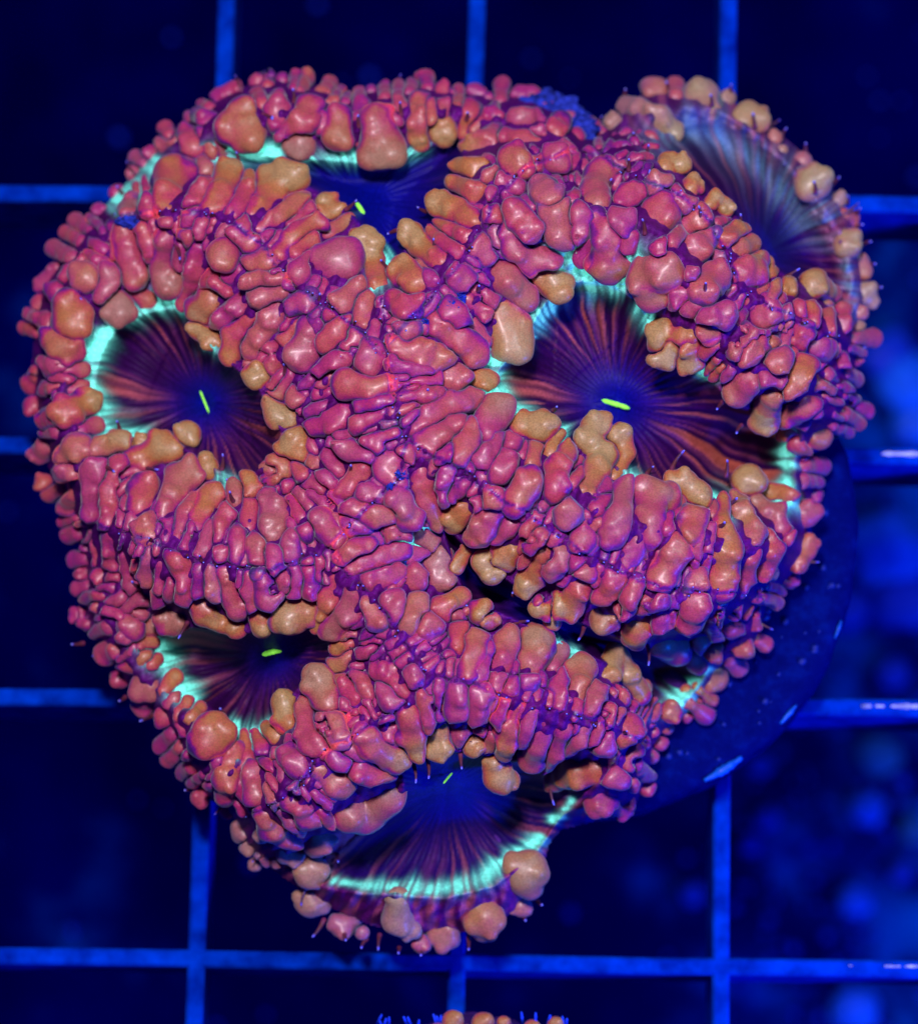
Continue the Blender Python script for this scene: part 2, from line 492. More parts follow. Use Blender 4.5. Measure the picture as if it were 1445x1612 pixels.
# solid foot below the flesh, down to the plug
ol = np.array(OUTL_S)
zt = plan(ol[:, 0], ol[:, 1])[0]
top = P(ol[:, 0], ol[:, 1], zt - 0.02) - COLO
cc = ol.mean(0)
ol2 = cc + (ol - cc) * 0.93
mid = P(ol2[:, 0], ol2[:, 1], np.full(len(ol), 0.30)) - COLO
mid[:, 2] = 0.60 - 0.12 * np.abs(np.sin(np.arange(len(ol)) * 1.7)) - COLO[2]
ctr2 = mid.mean(0); ctr2[2] = 0.5 - COLO[2]
ctr = ctr2 + np.array([0.35, 0.0, 0])
bot = ctr + (mid - ctr) * np.array([0.60, 0.60, 1]); bot[:, 2] = 0.505 - COLO[2]
n = len(ol)
V = np.concatenate([top, mid, bot])
Fq = []
for r in range(2):
    for i in range(n):
        j = (i + 1) % n
        Fq.append((r * n + i, r * n + j, (r + 1) * n + j, (r + 1) * n + i))
Fq.append(tuple(2 * n + i for i in range(n)))
M_FOOT = simple('coral_foot', (0.05, 0.01, 0.16), 0.8, 0.6, 12, 0.05)
mesh_obj('foot', V, Fq, M_FOOT, colony)

# ------------------------------------------------------------------ traced vesicles
TILES = {1: (0, 80, 2.89), 2: (400, 80, 2.89), 3: (900, 80, 2.89), 4: (0, 500, 2.89), 5: (400, 500, 2.89), 6: (800, 500, 2.89),
         7: (80, 900, 2.89), 8: (500, 850, 2.89), 9: (400, 1150, 2.89), 10: (950, 900, 2.919)}
# one vesicle per item, lobes "u v r" separated by commas, from the fold to the swollen end
TR = {
1: """1105 270 65,1045 350 58,1130 380 72;945 330 50,900 290 40;1262 212 42,1262 262 42;1215 110 36,1165 140 34;1180 185 40;1060 180 45,1000 205 40;960 262 35,920 245 30;870 300 36;
1350 120 40,1340 180 35;1300 370 42;880 440 50,845 380 46;740 430 42,800 405 36;690 470 40;620 560 40;530 645 36;450 730 34;
760 670 65,790 560 92;860 700 38,900 640 50;960 720 38,1000 660 52,1042 555 74;1070 730 42,1112 645 48;1230 650 55,1210 560 46,1315 572 88;1180 800 38,1250 760 48,1340 700 56;1270 930 34,1330 855 48,1420 775 66;
850 515 40;940 540 40;600 765 44,590 700 46;660 720 50;850 780 38,870 730 44;760 775 38;640 800 38,672 868 48,680 925 40;760 850 44,732 930 42,735 990 44,768 1062 64;845 860 50;890 895 40,882 975 52,875 1030 46;
900 835 38,920 785 38;1012 930 68;1140 870 46,1090 830 44;570 850 40,582 920 50,612 1020 62;500 1025 52,485 1090 62;395 1035 66;350 960 42,300 1020 46;310 1150 58,330 1250 92;250 1310 60,300 1345 78;530 1170 84;
250 1000 40,190 1060 36;200 1225 50,140 1210 40;180 1150 42;250 1085 50;460 955 42;1120 975 42,1225 965 50;1130 1038 46,1255 1032 50;1270 1100 42,1195 1115 42;940 1050 40,1015 1075 52;960 1130 58,910 1190 66;1090 1160 46,1020 1205 54;900 1262 50,960 1318 52;
1235 1215 52,1178 1300 62;1060 1290 58,1045 1380 54;1240 1372 52,1150 1412 40;1410 1262 44,1372 1382 66;1400 1135 40,1325 1165 44""",
2: """55 110 36,60 160 36;105 215 43,105 268 44;230 130 46,190 185 38;130 130 35;350 150 38,310 195 38;250 250 48,225 325 62,150 370 40;205 435 74;385 180 36,345 250 40;385 300 44,378 385 60;480 190 36,480 250 36,475 325 38;
530 180 30;595 170 36,600 225 34;560 300 52,575 350 74,585 440 90;655 160 36,662 245 40;640 310 36;720 150 34,700 195 30;780 122 42,792 172 34;750 225 44,752 320 46,745 380 34;855 180 40;865 240 43,858 290 30;850 360 60;
910 190 32;985 245 46,978 290 34;1005 190 46;1110 240 36,1080 292 34;1070 215 30;1205 200 40,1262 200 40;1205 300 42,1280 295 42;1395 330 58;1335 255 36;1425 300 34;1070 420 50,1010 440 46;1290 402 36,1215 400 46,1140 395 42;1300 370 40;
1005 528 62,930 530 45;1180 490 74;1060 560 52;1292 500 42;1370 490 68;1420 435 46;1180 602 46;1010 640 58;990 765 45,930 720 56,850 700 62;1070 640 38;1310 620 50,1350 680 60;1370 740 78,1400 840 76;1185 735 62,1250 810 72;1085 765 52;
970 845 44,905 822 38;930 920 44,872 882 44;1040 880 50,1060 932 40;760 890 62,715 835 60;1180 900 58,1250 960 56,1335 950 60;1140 1030 82,1225 1125 66;1330 1040 54,1372 1070 74;910 1000 44,965 1060 40;740 1055 58,680 1000 62;790 1040 48;
400 945 104,325 955 58;545 960 56,505 880 72;390 1155 52;505 1140 50,490 1225 42;582 1140 40,590 1205 32;640 1130 40,700 1180 58,742 1130 40;310 750 40,370 730 46,330 695 56;180 790 42,245 735 50;170 900 44,255 850 54;200 1010 45,222 960 36;
340 1190 42;270 1252 46;370 1280 54,320 1312 48;240 1385 78;460 1300 42,428 1352 46;520 1412 56;545 1310 30;612 1270 30;820 1130 42,780 1182 32;700 1262 52;900 1190 58;850 1250 50,930 1305 64,1010 1372 60;1062 1192 50;1150 1210 78,1170 1315 92;
150 1060 34,90 1010 40""",
3: """385 185 66;250 255 42,320 262 55,382 290 60;190 330 50;200 375 30,245 372 30;180 425 30,235 432 34;590 205 70,635 262 30;705 215 35;815 312 60;925 395 28;955 450 22;1050 500 36;1095 602 72;1210 680 36;1270 762 32,1232 742 30;1255 880 56;
1310 960 38,1322 1002 36;1330 1100 45,1362 1140 30;1310 1190 40;1300 1252 36;85 472 30;120 580 66,100 652 44;205 522 36;285 492 34;435 505 50,500 512 48;400 592 50,370 625 40;548 612 52;240 682 46;480 662 52,525 695 50;405 740 94;580 760 62,525 800 34;
655 665 36,700 712 44;420 880 42;600 850 46,560 905 62;110 752 36,155 840 58,160 910 54,170 975 82;225 750 58;30 740 58,22 830 60;430 1010 90,330 1030 84,365 1110 68;490 1112 50;545 1012 42;650 1030 76,600 1092 60;740 822 42,702 870 40;810 880 56;
820 1000 60,772 992 50;890 962 36,892 1022 30;680 942 36;930 1082 42;982 1082 42;982 1192 42;1180 1105 48,1100 1062 72;1150 1132 48;1230 1182 46,1240 1262 46;1095 1170 46,1102 1232 36;1040 1180 46;1172 1262 46;1045 1305 56;820 1142 32;870 1222 62;
905 1302 52;520 1290 62,430 1290 80,400 1345 60;690 1205 46,620 1222 52;860 1312 60,795 1370 72;800 1285 48;952 1400 56;1110 1342 46,1162 1372 36;682 1390 30;1232 1420 46;1292 1402 34""",
4: """170 250 40,150 305 45;260 210 40,215 225 50;150 402 45;210 465 44,300 432 60,392 385 55;210 580 40,180 622 40;200 752 36;300 645 50,352 590 66;290 722 46,302 685 48;430 602 45,545 562 52;412 880 40,402 782 50,432 682 62;310 852 46,332 782 50;
490 912 38,490 852 40,502 780 46;850 532 66;650 562 42;640 642 45,740 592 78,800 602 60;640 852 40,662 770 56;770 822 50,850 712 82;942 682 56;892 962 36,902 902 42,962 812 66;1000 962 38,1022 882 52;800 1012 32,822 952 36,842 880 42;670 1000 36,660 950 46;
750 1012 35,762 932 36;920 1062 34,942 982 40;595 912 32;1142 782 56;1140 845 46;1252 725 62,1282 690 62;1292 762 50;1352 812 44;1240 960 60,1242 872 62;1010 1062 40;1070 1082 34,1082 1040 48;1182 1102 40,1162 1032 54;1242 1082 54;1320 1082 40,1312 1012 46;
500 1030 44,500 1112 36;430 1030 36,430 1102 36;390 1052 30;560 1060 30,572 1150 32,582 1212 36;632 1070 32;672 1090 34,660 1172 42;730 1110 34,726 1200 40,722 1282 46;825 1100 42,826 1180 46,828 1262 50;905 1150 34,900 1240 36;950 1160 34,968 1240 40;
1030 1150 34,1042 1240 40,1072 1312 50;1130 1172 34,1122 1240 32,1150 1312 36;1200 1182 40,1226 1282 62;1290 1180 42;1350 1182 32,1335 1262 34;1410 1152 36,1420 1232 40;450 1182 38;370 1162 32;640 1282 50,590 1312 40;632 1346 46;790 1372 76;
920 1332 48,1000 1382 50,1082 1420 44;1190 1372 52;1402 1332 50,1322 1362 84;440 1312 36;372 1362 46,412 1402 40;482 1332 32;592 1372 32,602 1405 60""",
5: """80 152 56,72 222 46;22 252 60;440 142 40,390 192 46;532 212 60;520 320 50,422 300 60;572 382 42;100 342 42;72 385 42,102 450 56,152 452 54;165 346 20,200 382 50;232 342 36,212 422 40;300 342 28;342 442 40,392 472 48;482 472 48;
190 552 58,205 620 46;262 582 38;300 562 28;350 572 30;290 662 38;402 592 50;522 562 34,562 592 34;92 702 56,62 742 40;112 772 42;150 752 18;202 805 42;332 732 50;482 702 46,412 782 40;512 792 46;302 932 60;240 962 45;450 872 48,552 892 50;432 942 45;
600 640 38,590 690 44;665 842 60,702 902 60;756 932 35;622 982 38;692 610 30;755 660 34,765 742 46,775 822 50;870 722 42,860 792 38;940 742 32;700 372 40,772 346 48;692 472 30,732 422 34;752 490 38,812 440 54,902 392 62;640 202 42,722 232 40;
680 152 50,760 162 58,832 182 50;752 292 34,842 282 40;922 272 72;1022 286 50;780 592 46,822 540 62;872 622 46;962 572 50,982 512 52;1062 482 50,1102 422 80;1032 652 48,1082 592 42;972 682 40;1042 722 36;1122 702 56,1152 642 48;1192 832 56,1242 762 66;
1372 782 50,1382 692 60;1242 882 36;1092 822 50;920 902 58,905 942 46;1012 842 42;1022 990 48,1042 950 68;1172 942 40;1132 1092 70;1042 1112 58,1082 1162 58;1282 1012 50;1332 1082 58,1262 1192 62;1342 1312 72;450 1062 46,520 1040 40;482 1122 44,562 1092 50;
510 1202 44,590 1182 40;702 1090 30;912 1132 46;852 1100 62,842 1190 60;742 1182 60;690 1182 22;382 1182 42,342 1272 45,322 1312 44;302 1110 32,290 1182 30;250 1110 30;370 1142 30;462 1222 50,432 1332 60;562 1372 46,500 1302 40;640 1290 42,650 1352 50;
740 1312 54,702 1382 60;862 1322 56;932 1352 42;1042 1352 74;802 1392 56;30 1160 40,70 1260 50""",
6: """60 480 50,145 500 74;20 562 50;390 710 54,440 620 68,350 560 62,400 500 72;540 620 42,502 535 62;300 682 28;215 792 50,230 672 56;650 1000 46,652 930 58,642 812 72,725 832 44;742 740 38,800 745 58,862 802 64;842 922 56;480 982 54,502 902 50;
600 982 28;340 1002 40;560 1062 36,592 1022 46;270 902 46;700 1172 50,762 1062 52;980 1172 62,1000 1062 66,982 962 50;872 1192 40,840 1212 32;1090 742 78;1192 792 46;1240 960 40,1200 892 58,1142 842 50;1120 972 46,1062 902 62;1080 1192 44,1112 1082 46;
1160 1152 36,1202 1052 42;1350 892 60;1392 802 36;1312 1122 50,1352 1042 55;1282 1002 32;740 72 58,710 172 70;822 112 54,822 180 62;902 62 55;972 172 34,940 205 28;1190 82 50,1100 82 60,1062 152 60;1102 282 55,1042 342 64;1240 292 46,1172 272 50;
1350 222 50,1342 272 60;1240 172 48;1330 82 50;1180 412 60,1160 472 60;1340 402 58,1272 440 44;1402 432 32;1412 532 58;1340 642 30;140 1000 50,112 1042 40;232 1090 60,172 1142 60;102 1192 58;312 1112 48;282 1312 60,220 1312 74,152 1292 50;202 1382 48;
352 1162 50;492 1190 50,450 1262 50;502 1332 46;442 1372 70;672 1290 50;850 1310 60,832 1382 60;950 1302 40,962 1392 40;1032 1332 36;1102 1342 40;1172 1332 26;1290 520 40""",
10: """130 100 44,92 182 44;222 122 44,190 162 35;30 232 45;160 272 64;262 242 46;402 172 64,402 242 50;522 182 40,502 282 50;590 202 40;692 192 36,692 252 34;740 202 26;260 330 50,342 352 78;442 332 60;640 355 46;502 372 50;852 42 42;
510 490 56;312 642 46;382 662 32;60 372 58,102 472 60,160 562 42;262 792 28;182 702 20;150 682 16;60 562 42;102 752 60;182 792 36;112 882 50;72 942 50;140 982 36;200 992 42;90 1100 45,32 1072 45;
30 640 45,25 700 40;215 700 22;232 740 24;290 720 26;220 850 30""",
7: """170 212 34,120 202 38;212 222 26;342 302 40,335 260 30;302 360 38,255 372 50;320 482 42;430 522 60,422 602 48;520 662 46;590 722 42;690 782 50,740 740 84;622 832 42;680 1032 44;790 1022 42,802 942 56;720 972 32;802 1092 36;900 862 36;965 822 40;1020 832 32;
1130 882 42,1072 832 42;1060 932 32;932 922 50,942 1022 50;1082 682 46,1060 592 60;1200 792 46,1152 722 50,1140 622 46;1252 582 55,1222 502 76;1402 442 55;1300 742 44,1252 692 50;1382 682 36,1350 602 40;
870 1172 40,860 1210 30;900 1252 40;972 1302 42;932 1332 32;1010 980 36;860 960 30,870 1040 30;1110 990 34""",
8: """230 690 42,186 602 54;160 742 40,130 662 40;380 682 46,322 612 50;430 622 44;350 742 40,312 692 45;232 742 32;160 792 40;60 832 58,100 902 46;420 802 42,430 890 52;325 872 42;312 812 30;490 722 40,500 802 36;545 682 30;640 702 38,640 772 40;735 702 40,735 772 38;
650 872 50;560 880 42,550 950 62;710 940 55;740 872 36;240 932 58,350 1002 62;150 952 40,190 982 35;90 1020 40;180 1052 45,262 1082 50;90 1112 48;140 1250 68,230 1240 78,322 1172 76;830 800 38;880 850 44,860 912 45;960 832 44,950 882 40;1010 922 50,970 1002 60;
790 1012 42,822 1082 68,872 1092 48;1130 852 38,1090 962 46;1210 902 40;1260 1042 58,1200 1052 74,1130 1062 50;1310 932 50;1370 1082 46;1320 1190 50,1280 1192 70;1400 1212 45;710 322 48,762 352 70;700 522 40,722 442 56;840 562 54,860 472 56;830 625 40;740 602 32;
980 522 58,1002 462 80;890 652 42;950 640 45;1105 712 38,1100 642 40;1060 712 30;1202 592 60;1250 762 42,1262 702 46;1320 792 40;1382 702 50;1150 732 28""",
9: """190 342 50,235 392 54;82 442 58,122 482 48;160 422 40;290 502 56;200 582 45,135 570 36;262 632 70;30 572 32;250 782 55,312 802 28;402 892 45,460 872 22;492 922 26;650 862 56,702 902 42;762 972 36;865 932 54;1050 852 68,1052 892 55;
1240 700 60,1240 642 76;1215 802 46;100 600 30;30 480 34""",
}
TENT = {
1: "1090 525 1075 455;640 890 658 950;800 880 818 950;560 650 530 612;340 1080 372 1132;1330 165 1325 235;1200 290 1242 310;1135 590 1130 550",
2: "180 235 175 168;40 285 88 300;305 275 285 240;480 345 474 288;670 295 665 228;750 385 745 318;965 312 970 275;415 722 467 676;785 730 742 708;650 815 606 832;612 995 575 948;1110 385 1132 430;1322 865 1303 788;812 910 816 850;215 1295 210 1232;300 1150 300 1100;1020 1090 1025 1065",
3: "240 215 245 170;442 190 428 138;636 245 630 195;832 345 824 278;725 195 726 148;950 402 978 348;1065 475 1065 415;1180 612 1218 572;1108 645 1100 590;1250 695 1256 655;1290 742 1314 712;1290 802 1326 788;1320 882 1364 866;1340 982 1384 968;1370 1082 1412 1074;1300 1342 1334 1346;340 475 350 422;350 645 356 538;160 655 182 578;260 545 260 488;332 835 320 762;582 772 577 702;770 795 768 738;962 1035 1038 988;1120 1112 1142 1068;606 1095 610 1052;280 415 280 368",
4: "1008 695 1012 618;1045 765 1030 732;1062 835 1045 788;640 680 722 692;480 680 522 702;545 515 530 468;848 1425 872 1355;270 700 332 716;640 1232 598 1198",
5: "862 228 858 196;460 235 465 188;396 205 395 172;140 255 134 208;1360 422 1378 402;442 695 440 668;800 360 790 322",
6: "742 695 802 602;630 712 662 676;990 725 995 645;985 862 1042 818;965 950 985 928;975 382 948 418;1062 488 1038 528;42 1238 18 1256",
7: "622 230 580 305;470 650 402 682;340 570 308 590;150 325 92 330;642 990 608 996;612 900 642 942;792 655 768 622",
8: "430 1010 446 1108;500 1000 504 1088;650 970 656 1044;1060 1080 1076 1208;890 252 908 234;620 300 682 300;880 385 962 368;1212 390 1184 458",
9: "320 860 264 942;412 930 418 958;512 950 487 994;572 930 564 1002;660 990 655 1018;760 990 757 1028;975 940 975 1002;1290 780 1312 796;1230 850 1236 868;380 560 383 602;320 570 316 598",
10: "198 330 206 432",
}
def parse():
    out = []
    for k, s in TR.items():
        x0, y0, sc = TILES[k]
        for item in s.replace('\n', '').split(';'):
            if not item.strip(): continue
            pts = []
            for lobe in item.split(','):
                u, v, r = [float(a) for a in lobe.split()]
                pts.append((x0 + u / sc, y0 + v / sc, r / sc))
            out.append(pts)
    return out

SEAM_I = (0, 1, 2, 3, 5, 7, 8, 9, 10)
SEG = []
for i_ in SEAM_I:
    c_ = CREST[i_]
    for q0, q1 in zip(c_[:-1], c_[1:]):
        n_ = 3
        for j_ in range(n_):
            def wob(f):
                x = q0[0] + (q1[0] - q0[0]) * f; y = q0[1] + (q1[1] - q0[1]) * f
                return x + 2.5 * math.sin(y * 0.13 + x * 0.05), y + 2.5 * math.sin(x * 0.15 + 1)
            a_ = wob(j_ / n_); b_ = wob((j_ + 1) / n_)
            SEG.append((*a_, *b_))
SEG = np.array(SEG)
def to_px(p):
    d = p - CAM; t = d @ FWD
    return CX + F * (d @ RT) / t, CY - F * (d @ UP) / t
def seam_d(p, seg):
    x, y = to_px(p)
    dx = seg[:, 2] - seg[:, 0]; dy = seg[:, 3] - seg[:, 1]
    t = np.clip(((x[:, None] - seg[:, 0]) * dx + (y[:, None] - seg[:, 1]) * dy) / (dx * dx + dy * dy), 0, 1)
    return np.hypot(x[:, None] - seg[:, 0] - t * dx, y[:, None] - seg[:, 1] - t * dy).min(1) * pxsize(1.9)
def near_seg(p, rad):
    x, y = to_px(p)
    x0, x1, y0, y1 = x.min() - rad, x.max() + rad, y.min() - rad, y.max() + rad
    k = (np.maximum(SEG[:, 0], SEG[:, 2]) > x0) & (np.minimum(SEG[:, 0], SEG[:, 2]) < x1) & (np.maximum(SEG[:, 1], SEG[:, 3]) > y0) & (np.minimum(SEG[:, 1], SEG[:, 3]) < y1)
    return SEG[k]

def capsule(sp, rad, sats, res, noise_amp, seed, k_rel=0.07, zs_=0.86, seams=False, cell=None):
    """organic closed surface (surface nets) of spheres and tapered links along a spine plus satellite lobes"""
    sp = np.asarray(sp, float); rad = np.asarray(rad, float); rm = rad.max()
    S = [(sp[i], rad[i]) for i in range(len(sp))] + list(sats)
    for i in range(len(sp) - 1):
        L = np.linalg.norm(sp[i + 1] - sp[i]); m_ = max(1, int(L / (0.55 * rm)))
        for j in range(1, m_ + 1):
            f = j / (m_ + 1); rr = rad[i] * (1 - f) + rad[i + 1] * f
            S.append((sp[i] * (1 - f) + sp[i + 1] * f, rr * (0.90 + 0.05 * math.sin(seed * 7 + i * 3 + j * 5))))
    SC = np.array([q[0] for q in S]); SR = np.array([q[1] for q in S]); kk = rm * k_rel
    sg = near_seg(SC, SR.max() / pxsize(1.8) + 3) if seams else []
    def sdf(p):
        q = p[:, None] - SC[None]; q[:, :, 2] /= zs_
        dd = np.sqrt((q * q).sum(2)) - SR[None]
        m = dd.min(1)
        v = m - kk * np.log(np.exp(-np.minimum((dd - m[:, None]) / kk, 40)).sum(1))
        if cell is not None:
            x, y = to_px(p)
            o_, n_ = cell
            do_ = (np.hypot(x[:, None] - o_[:, 0], y[:, None] - o_[:, 1]) - o_[:, 2]).min(1)
            dn_ = (np.hypot(x[:, None] - n_[:, 0], y[:, None] - n_[:, 1]) - n_[:, 2]).min(1)
            cl = ((do_ - dn_) * 0.5 + 0.35) * pxsize(1.8)
            kc = rm * 0.32
            hq = np.clip(0.5 + 0.5 * (cl - v) / kc, 0, 1)
            v = v * (1 - hq) + cl * hq + kc * hq * (1 - hq) * 0.8
        v = v + rm * noise_amp * (snoise(p / (rm * 0.8), seed) + 0.45 * snoise(p / (rm * 0.34), seed + 4))
        if len(sg):
            gz = 0.0015 - seam_d(p, sg)
            kq = 0.014
            hq = np.clip(0.5 + 0.5 * (gz - v) / kq, 0, 1)
            v = v * (1 - hq) + gz * hq + kq * hq * (1 - hq)
        return v
    h = rm / res
    lo = (SC - SR[:, None]).min(0) - 2.2 * h - rm * noise_amp; hi = (SC + SR[:, None]).max(0) + 2.2 * h + rm * noise_amp
    n = np.maximum(np.ceil((hi - lo) / h).astype(int) + 1, 4)
    ax = [lo[i] + np.arange(n[i]) * h for i in range(3)]
    Gx, Gy, Gz = np.meshgrid(*ax, indexing='ij')
    Fv = sdf(np.stack([Gx.ravel(), Gy.ravel(), Gz.ravel()], 1)).reshape(n)
    ins = Fv < 0
    c8 = [(i, j, k) for i in (0, 1) for j in (0, 1) for k in (0, 1)]
    m = [n[i] - 1 for i in range(3)]
    cnt = sum(ins[i:i + m[0], j:j + m[1], k:k + m[2]].astype(int) for i, j, k in c8)
    act = (cnt > 0) & (cnt < 8)
    vid = -np.ones(m, int); vid[act] = np.arange(act.sum())
    ci = np.argwhere(act)
    p = lo + (ci + 0.5) * h
    for _ in range(4):      # pull the cell centres on to the surface
        v = sdf(p); e = h * 0.15
        g = np.stack([(sdf(p + np.eye(3)[a_] * e) - v) / e for a_ in range(3)], 1)
        gn = (g * g).sum(1) + 1e-6
        stp = -(v / gn)[:, None] * g
        ln = np.linalg.norm(stp, axis=1); stp *= np.minimum(1, h * 0.7 / (ln + 1e-9))[:, None]
        p = p + stp
    Q = []
    for a_ in range(3):
        u, v_ = (a_ + 1) % 3, (a_ + 2) % 3
        sl0 = [slice(None)] * 3; sl1 = [slice(None)] * 3; sl0[a_] = slice(0, -1); sl1[a_] = slice(1, None)
        e0 = ins[tuple(sl0)]; e1 = ins[tuple(sl1)]
        ch = np.argwhere(e0 != e1)
        ch = ch[(ch[:, u] > 0) & (ch[:, v_] > 0) & (ch[:, u] < m[u]) & (ch[:, v_] < m[v_])]
        if not len(ch): continue
        fl = e0[tuple(ch.T)]
        def at(du, dv):
            q = ch.copy(); q[:, u] -= du; q[:, v_] -= dv
            return vid[tuple(q.T)]
        q4 = np.stack([at(1, 1), at(0, 1), at(0, 0), at(1, 0)], 1)
        q4[~fl] = q4[~fl][:, ::-1]
        Q.append(q4)
    if not Q or len(p) < 40: return None
    Q = np.concatenate(Q); Q = Q[(Q >= 0).all(1)]
    # height above and position along the spine
    if len(sp) > 1:
        best = np.full(len(p), 1e9); al = np.zeros(len(p)); zs = np.zeros(len(p))
        for i in range(len(sp) - 1):
            d = sp[i + 1] - sp[i]; t = np.clip(((p - sp[i]) @ d) / (d @ d + 1e-12), 0, 1)
            c = sp[i] + t[:, None] * d; dd = np.linalg.norm(p - c, axis=1); k_ = dd < best
            best[k_] = dd[k_]; al[k_] = (i + t[k_]) / (len(sp) - 1); zs[k_] = c[k_, 2]
    else:
        al = np.zeros(len(p)); zs = np.full(len(p), sp[0, 2])
    return p, Q, (p[:, 2] - zs) / (rm * zs_), al

def edge_z(x, y, sd, z):
    """ridge height beside the disc edge nearest to points that overhang a disc"""
    g1 = look(x + 3, y)[2]; g2 = look(x, y + 3)[2]
    gx_, gy_ = g1 - sd, g2 - sd; n_ = np.hypot(gx_, gy_) + 1e-6
    k = np.maximum(-sd, 0) + 12
    return look(x + gx_ / n_ * k, y + gy_ / n_ * k)[0]

def links(pts):
    out = [tuple(p) for p in pts]
    for p, q in zip(pts[:-1], pts[1:]):
        L = math.hypot(q[0] - p[0], q[1] - p[1]); n_ = int(L / (0.6 * min(p[2], q[2])))
        for j in range(1, n_ + 1):
            f = j / (n_ + 1)
            out.append((p[0] + (q[0] - p[0]) * f, p[1] + (q[1] - p[1]) * f, (p[2] + (q[2] - p[2]) * f) * 0.94))
    return out

SUB = {}
def sublobes(gid, pts):
    rs = np.random.default_rng(gid + 77); out = []
    for i, (x, y, r) in enumerate(pts):
        if r < 10: continue
        for _ in range(rs.integers(1, 3) + (r > 18)):
            a = rs.random() * 2 * math.pi; f = rs.uniform(0.45, 0.66); o_ = rs.uniform(0.50, 0.72)
            out.append((x + math.cos(a) * r * o_, y + math.sin(a) * r * o_, r * f, i))
    SUB[gid] = out
    return [q[:3] for q in out]

def vesicle_mesh(pts, z_off=0.0, seed=0, nu=5, filler=False, gid=-1):
    own_l = GL[GI == gid]
    ctr_ = own_l[:, :2].mean(0); reach = np.hypot(own_l[:, 0] - ctr_[0], own_l[:, 1] - ctr_[1]).max() + own_l[:, 2].max()
    nb = GL[(GI != gid) & (np.hypot(GL[:, 0] - ctr_[0], GL[:, 1] - ctr_[1]) - GL[:, 2] < reach + 16)]
    pts = np.array(pts)
    if pts[:, 2].max() > 15.5 and not filler: nb = nb[nb[:, 2] > 0.72 * pts[:, 2].max()]
    z, own, sd, dc, do, zc = look(pts[:, 0], pts[:, 1])
    zfl = np.maximum(z, 0.0)
    # lobes that overhang a disc keep near the ridge level
    ze = edge_z(pts[:, 0], pts[:, 1], sd, z)
    zfl = np.where(sd < 0, np.maximum(z, ze - np.clip(-sd, 0, 40) * 0.003), zfl)
    r0 = pts[:, 2] * pxsize(zfl)
    zz = zfl + r0 * (np.where(pts[:, 2] > 20, 0.26, 0.12) if not filler else -0.10) + z_off
    # keep a vesicle compact: even out height steps
    if len(zz) > 1:
        zz = zz * 0.6 + zz.mean() * 0.4
    skirt = (np.isin(own, (1, 6)) & (zc < 1.25)) | (sd < 14)
    ex = np.where(skirt, 0.04 * pts[:, 2], np.clip(0.55 * pts[:, 2], 5, 10) * np.interp(pts[:, 2], [16, 25], [1.0, 0.15])) * np.clip((sd - 6) / 16, 0.2, 1) * np.clip(do / 45, 0.1, 1)
    skirt_bead = bool((np.isin(own, (1, 6)) & (zc < 1.2)).all())
    if skirt_bead: ex = ex + 0.10 * pts[:, 2]
    r = (pts[:, 2] + ex) * pxsize(zfl)
    c = P(pts[:, 0], pts[:, 1], zz)
    sats = []
    rs = np.random.default_rng(seed + 11)
    for (sx_, sy_, sr_, pi_) in SUB.get(gid, []):
        ux, uy = sx_ - pts[pi_, 0], sy_ - pts[pi_, 1]
        k_ = pxsize(zfl[pi_])
        sats.append((c[pi_] + np.array([ux * k_, -uy * k_, rs.uniform(-0.05, 0.45) * r0[pi_]]), (sr_ + 0.4 * ex[pi_]) * k_))
    if not filler:
        for i in range(len(pts)):
            if pts[i, 2] > 13:
                for _ in range(rs.integers(1, 5)):
                    a = rs.random() * 2 * math.pi
                    el = rs.uniform(0.25, 1.2)
                    f = rs.uniform(0.28, 0.55)
                    zs0 = 0.72
                    d = np.array([math.cos(a) * math.cos(el), math.sin(a) * math.cos(el), math.sin(el) * zs0])
                    sats.append((c[i] + d * r[i] * (1.24 - f * 0.80), r[i] * f))
    zsx = float(np.interp(pts[:, 2].max(), [13, 26], [0.66, 0.84]))
    cap_ = capsule(c, r, sats, nu, 0.05 if not filler else 0.05, seed * 0.37, zs_=zsx, seams=True, cell=(own_l, nb) if len(nb) else None)
    if cap_ is None: return None
    p, F4, h, al = cap_
    big = np.clip((pts[:, 2].max() - 9) / 17, 0, 1)
    # swollen ends over the disc are tan, the backs near the seam rose
    nearin = np.clip(1 - sd / 50, 0, 1)
    end = np.interp(al, np.linspace(0, 1, len(pts)), nearin) if len(pts) > 1 else np.full(len(al), nearin[0])
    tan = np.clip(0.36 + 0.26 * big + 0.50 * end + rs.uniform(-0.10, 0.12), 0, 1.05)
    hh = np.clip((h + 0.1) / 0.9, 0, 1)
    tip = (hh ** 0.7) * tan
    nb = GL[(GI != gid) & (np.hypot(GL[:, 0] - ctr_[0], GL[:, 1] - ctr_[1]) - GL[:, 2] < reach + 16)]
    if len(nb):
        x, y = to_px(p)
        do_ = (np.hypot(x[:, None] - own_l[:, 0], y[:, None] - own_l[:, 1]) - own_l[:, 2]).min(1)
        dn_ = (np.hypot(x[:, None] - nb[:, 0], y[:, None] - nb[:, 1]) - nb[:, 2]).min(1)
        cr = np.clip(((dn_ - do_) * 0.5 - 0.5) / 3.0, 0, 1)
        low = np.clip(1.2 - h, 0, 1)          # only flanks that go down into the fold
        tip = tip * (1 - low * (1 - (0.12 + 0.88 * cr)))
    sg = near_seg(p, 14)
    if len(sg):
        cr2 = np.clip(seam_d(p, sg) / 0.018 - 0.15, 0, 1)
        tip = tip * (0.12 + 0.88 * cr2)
    tone = rs.uniform(-0.2, 0.8)
    if sd.min() < 12: tone = min(tone, 0.0)
    if skirt_bead: tone = rs.uniform(-0.75, -0.15)
    if filler and np.ptp(p[:, 0]) * np.ptp(p[:, 1]) < 0.0035: return None
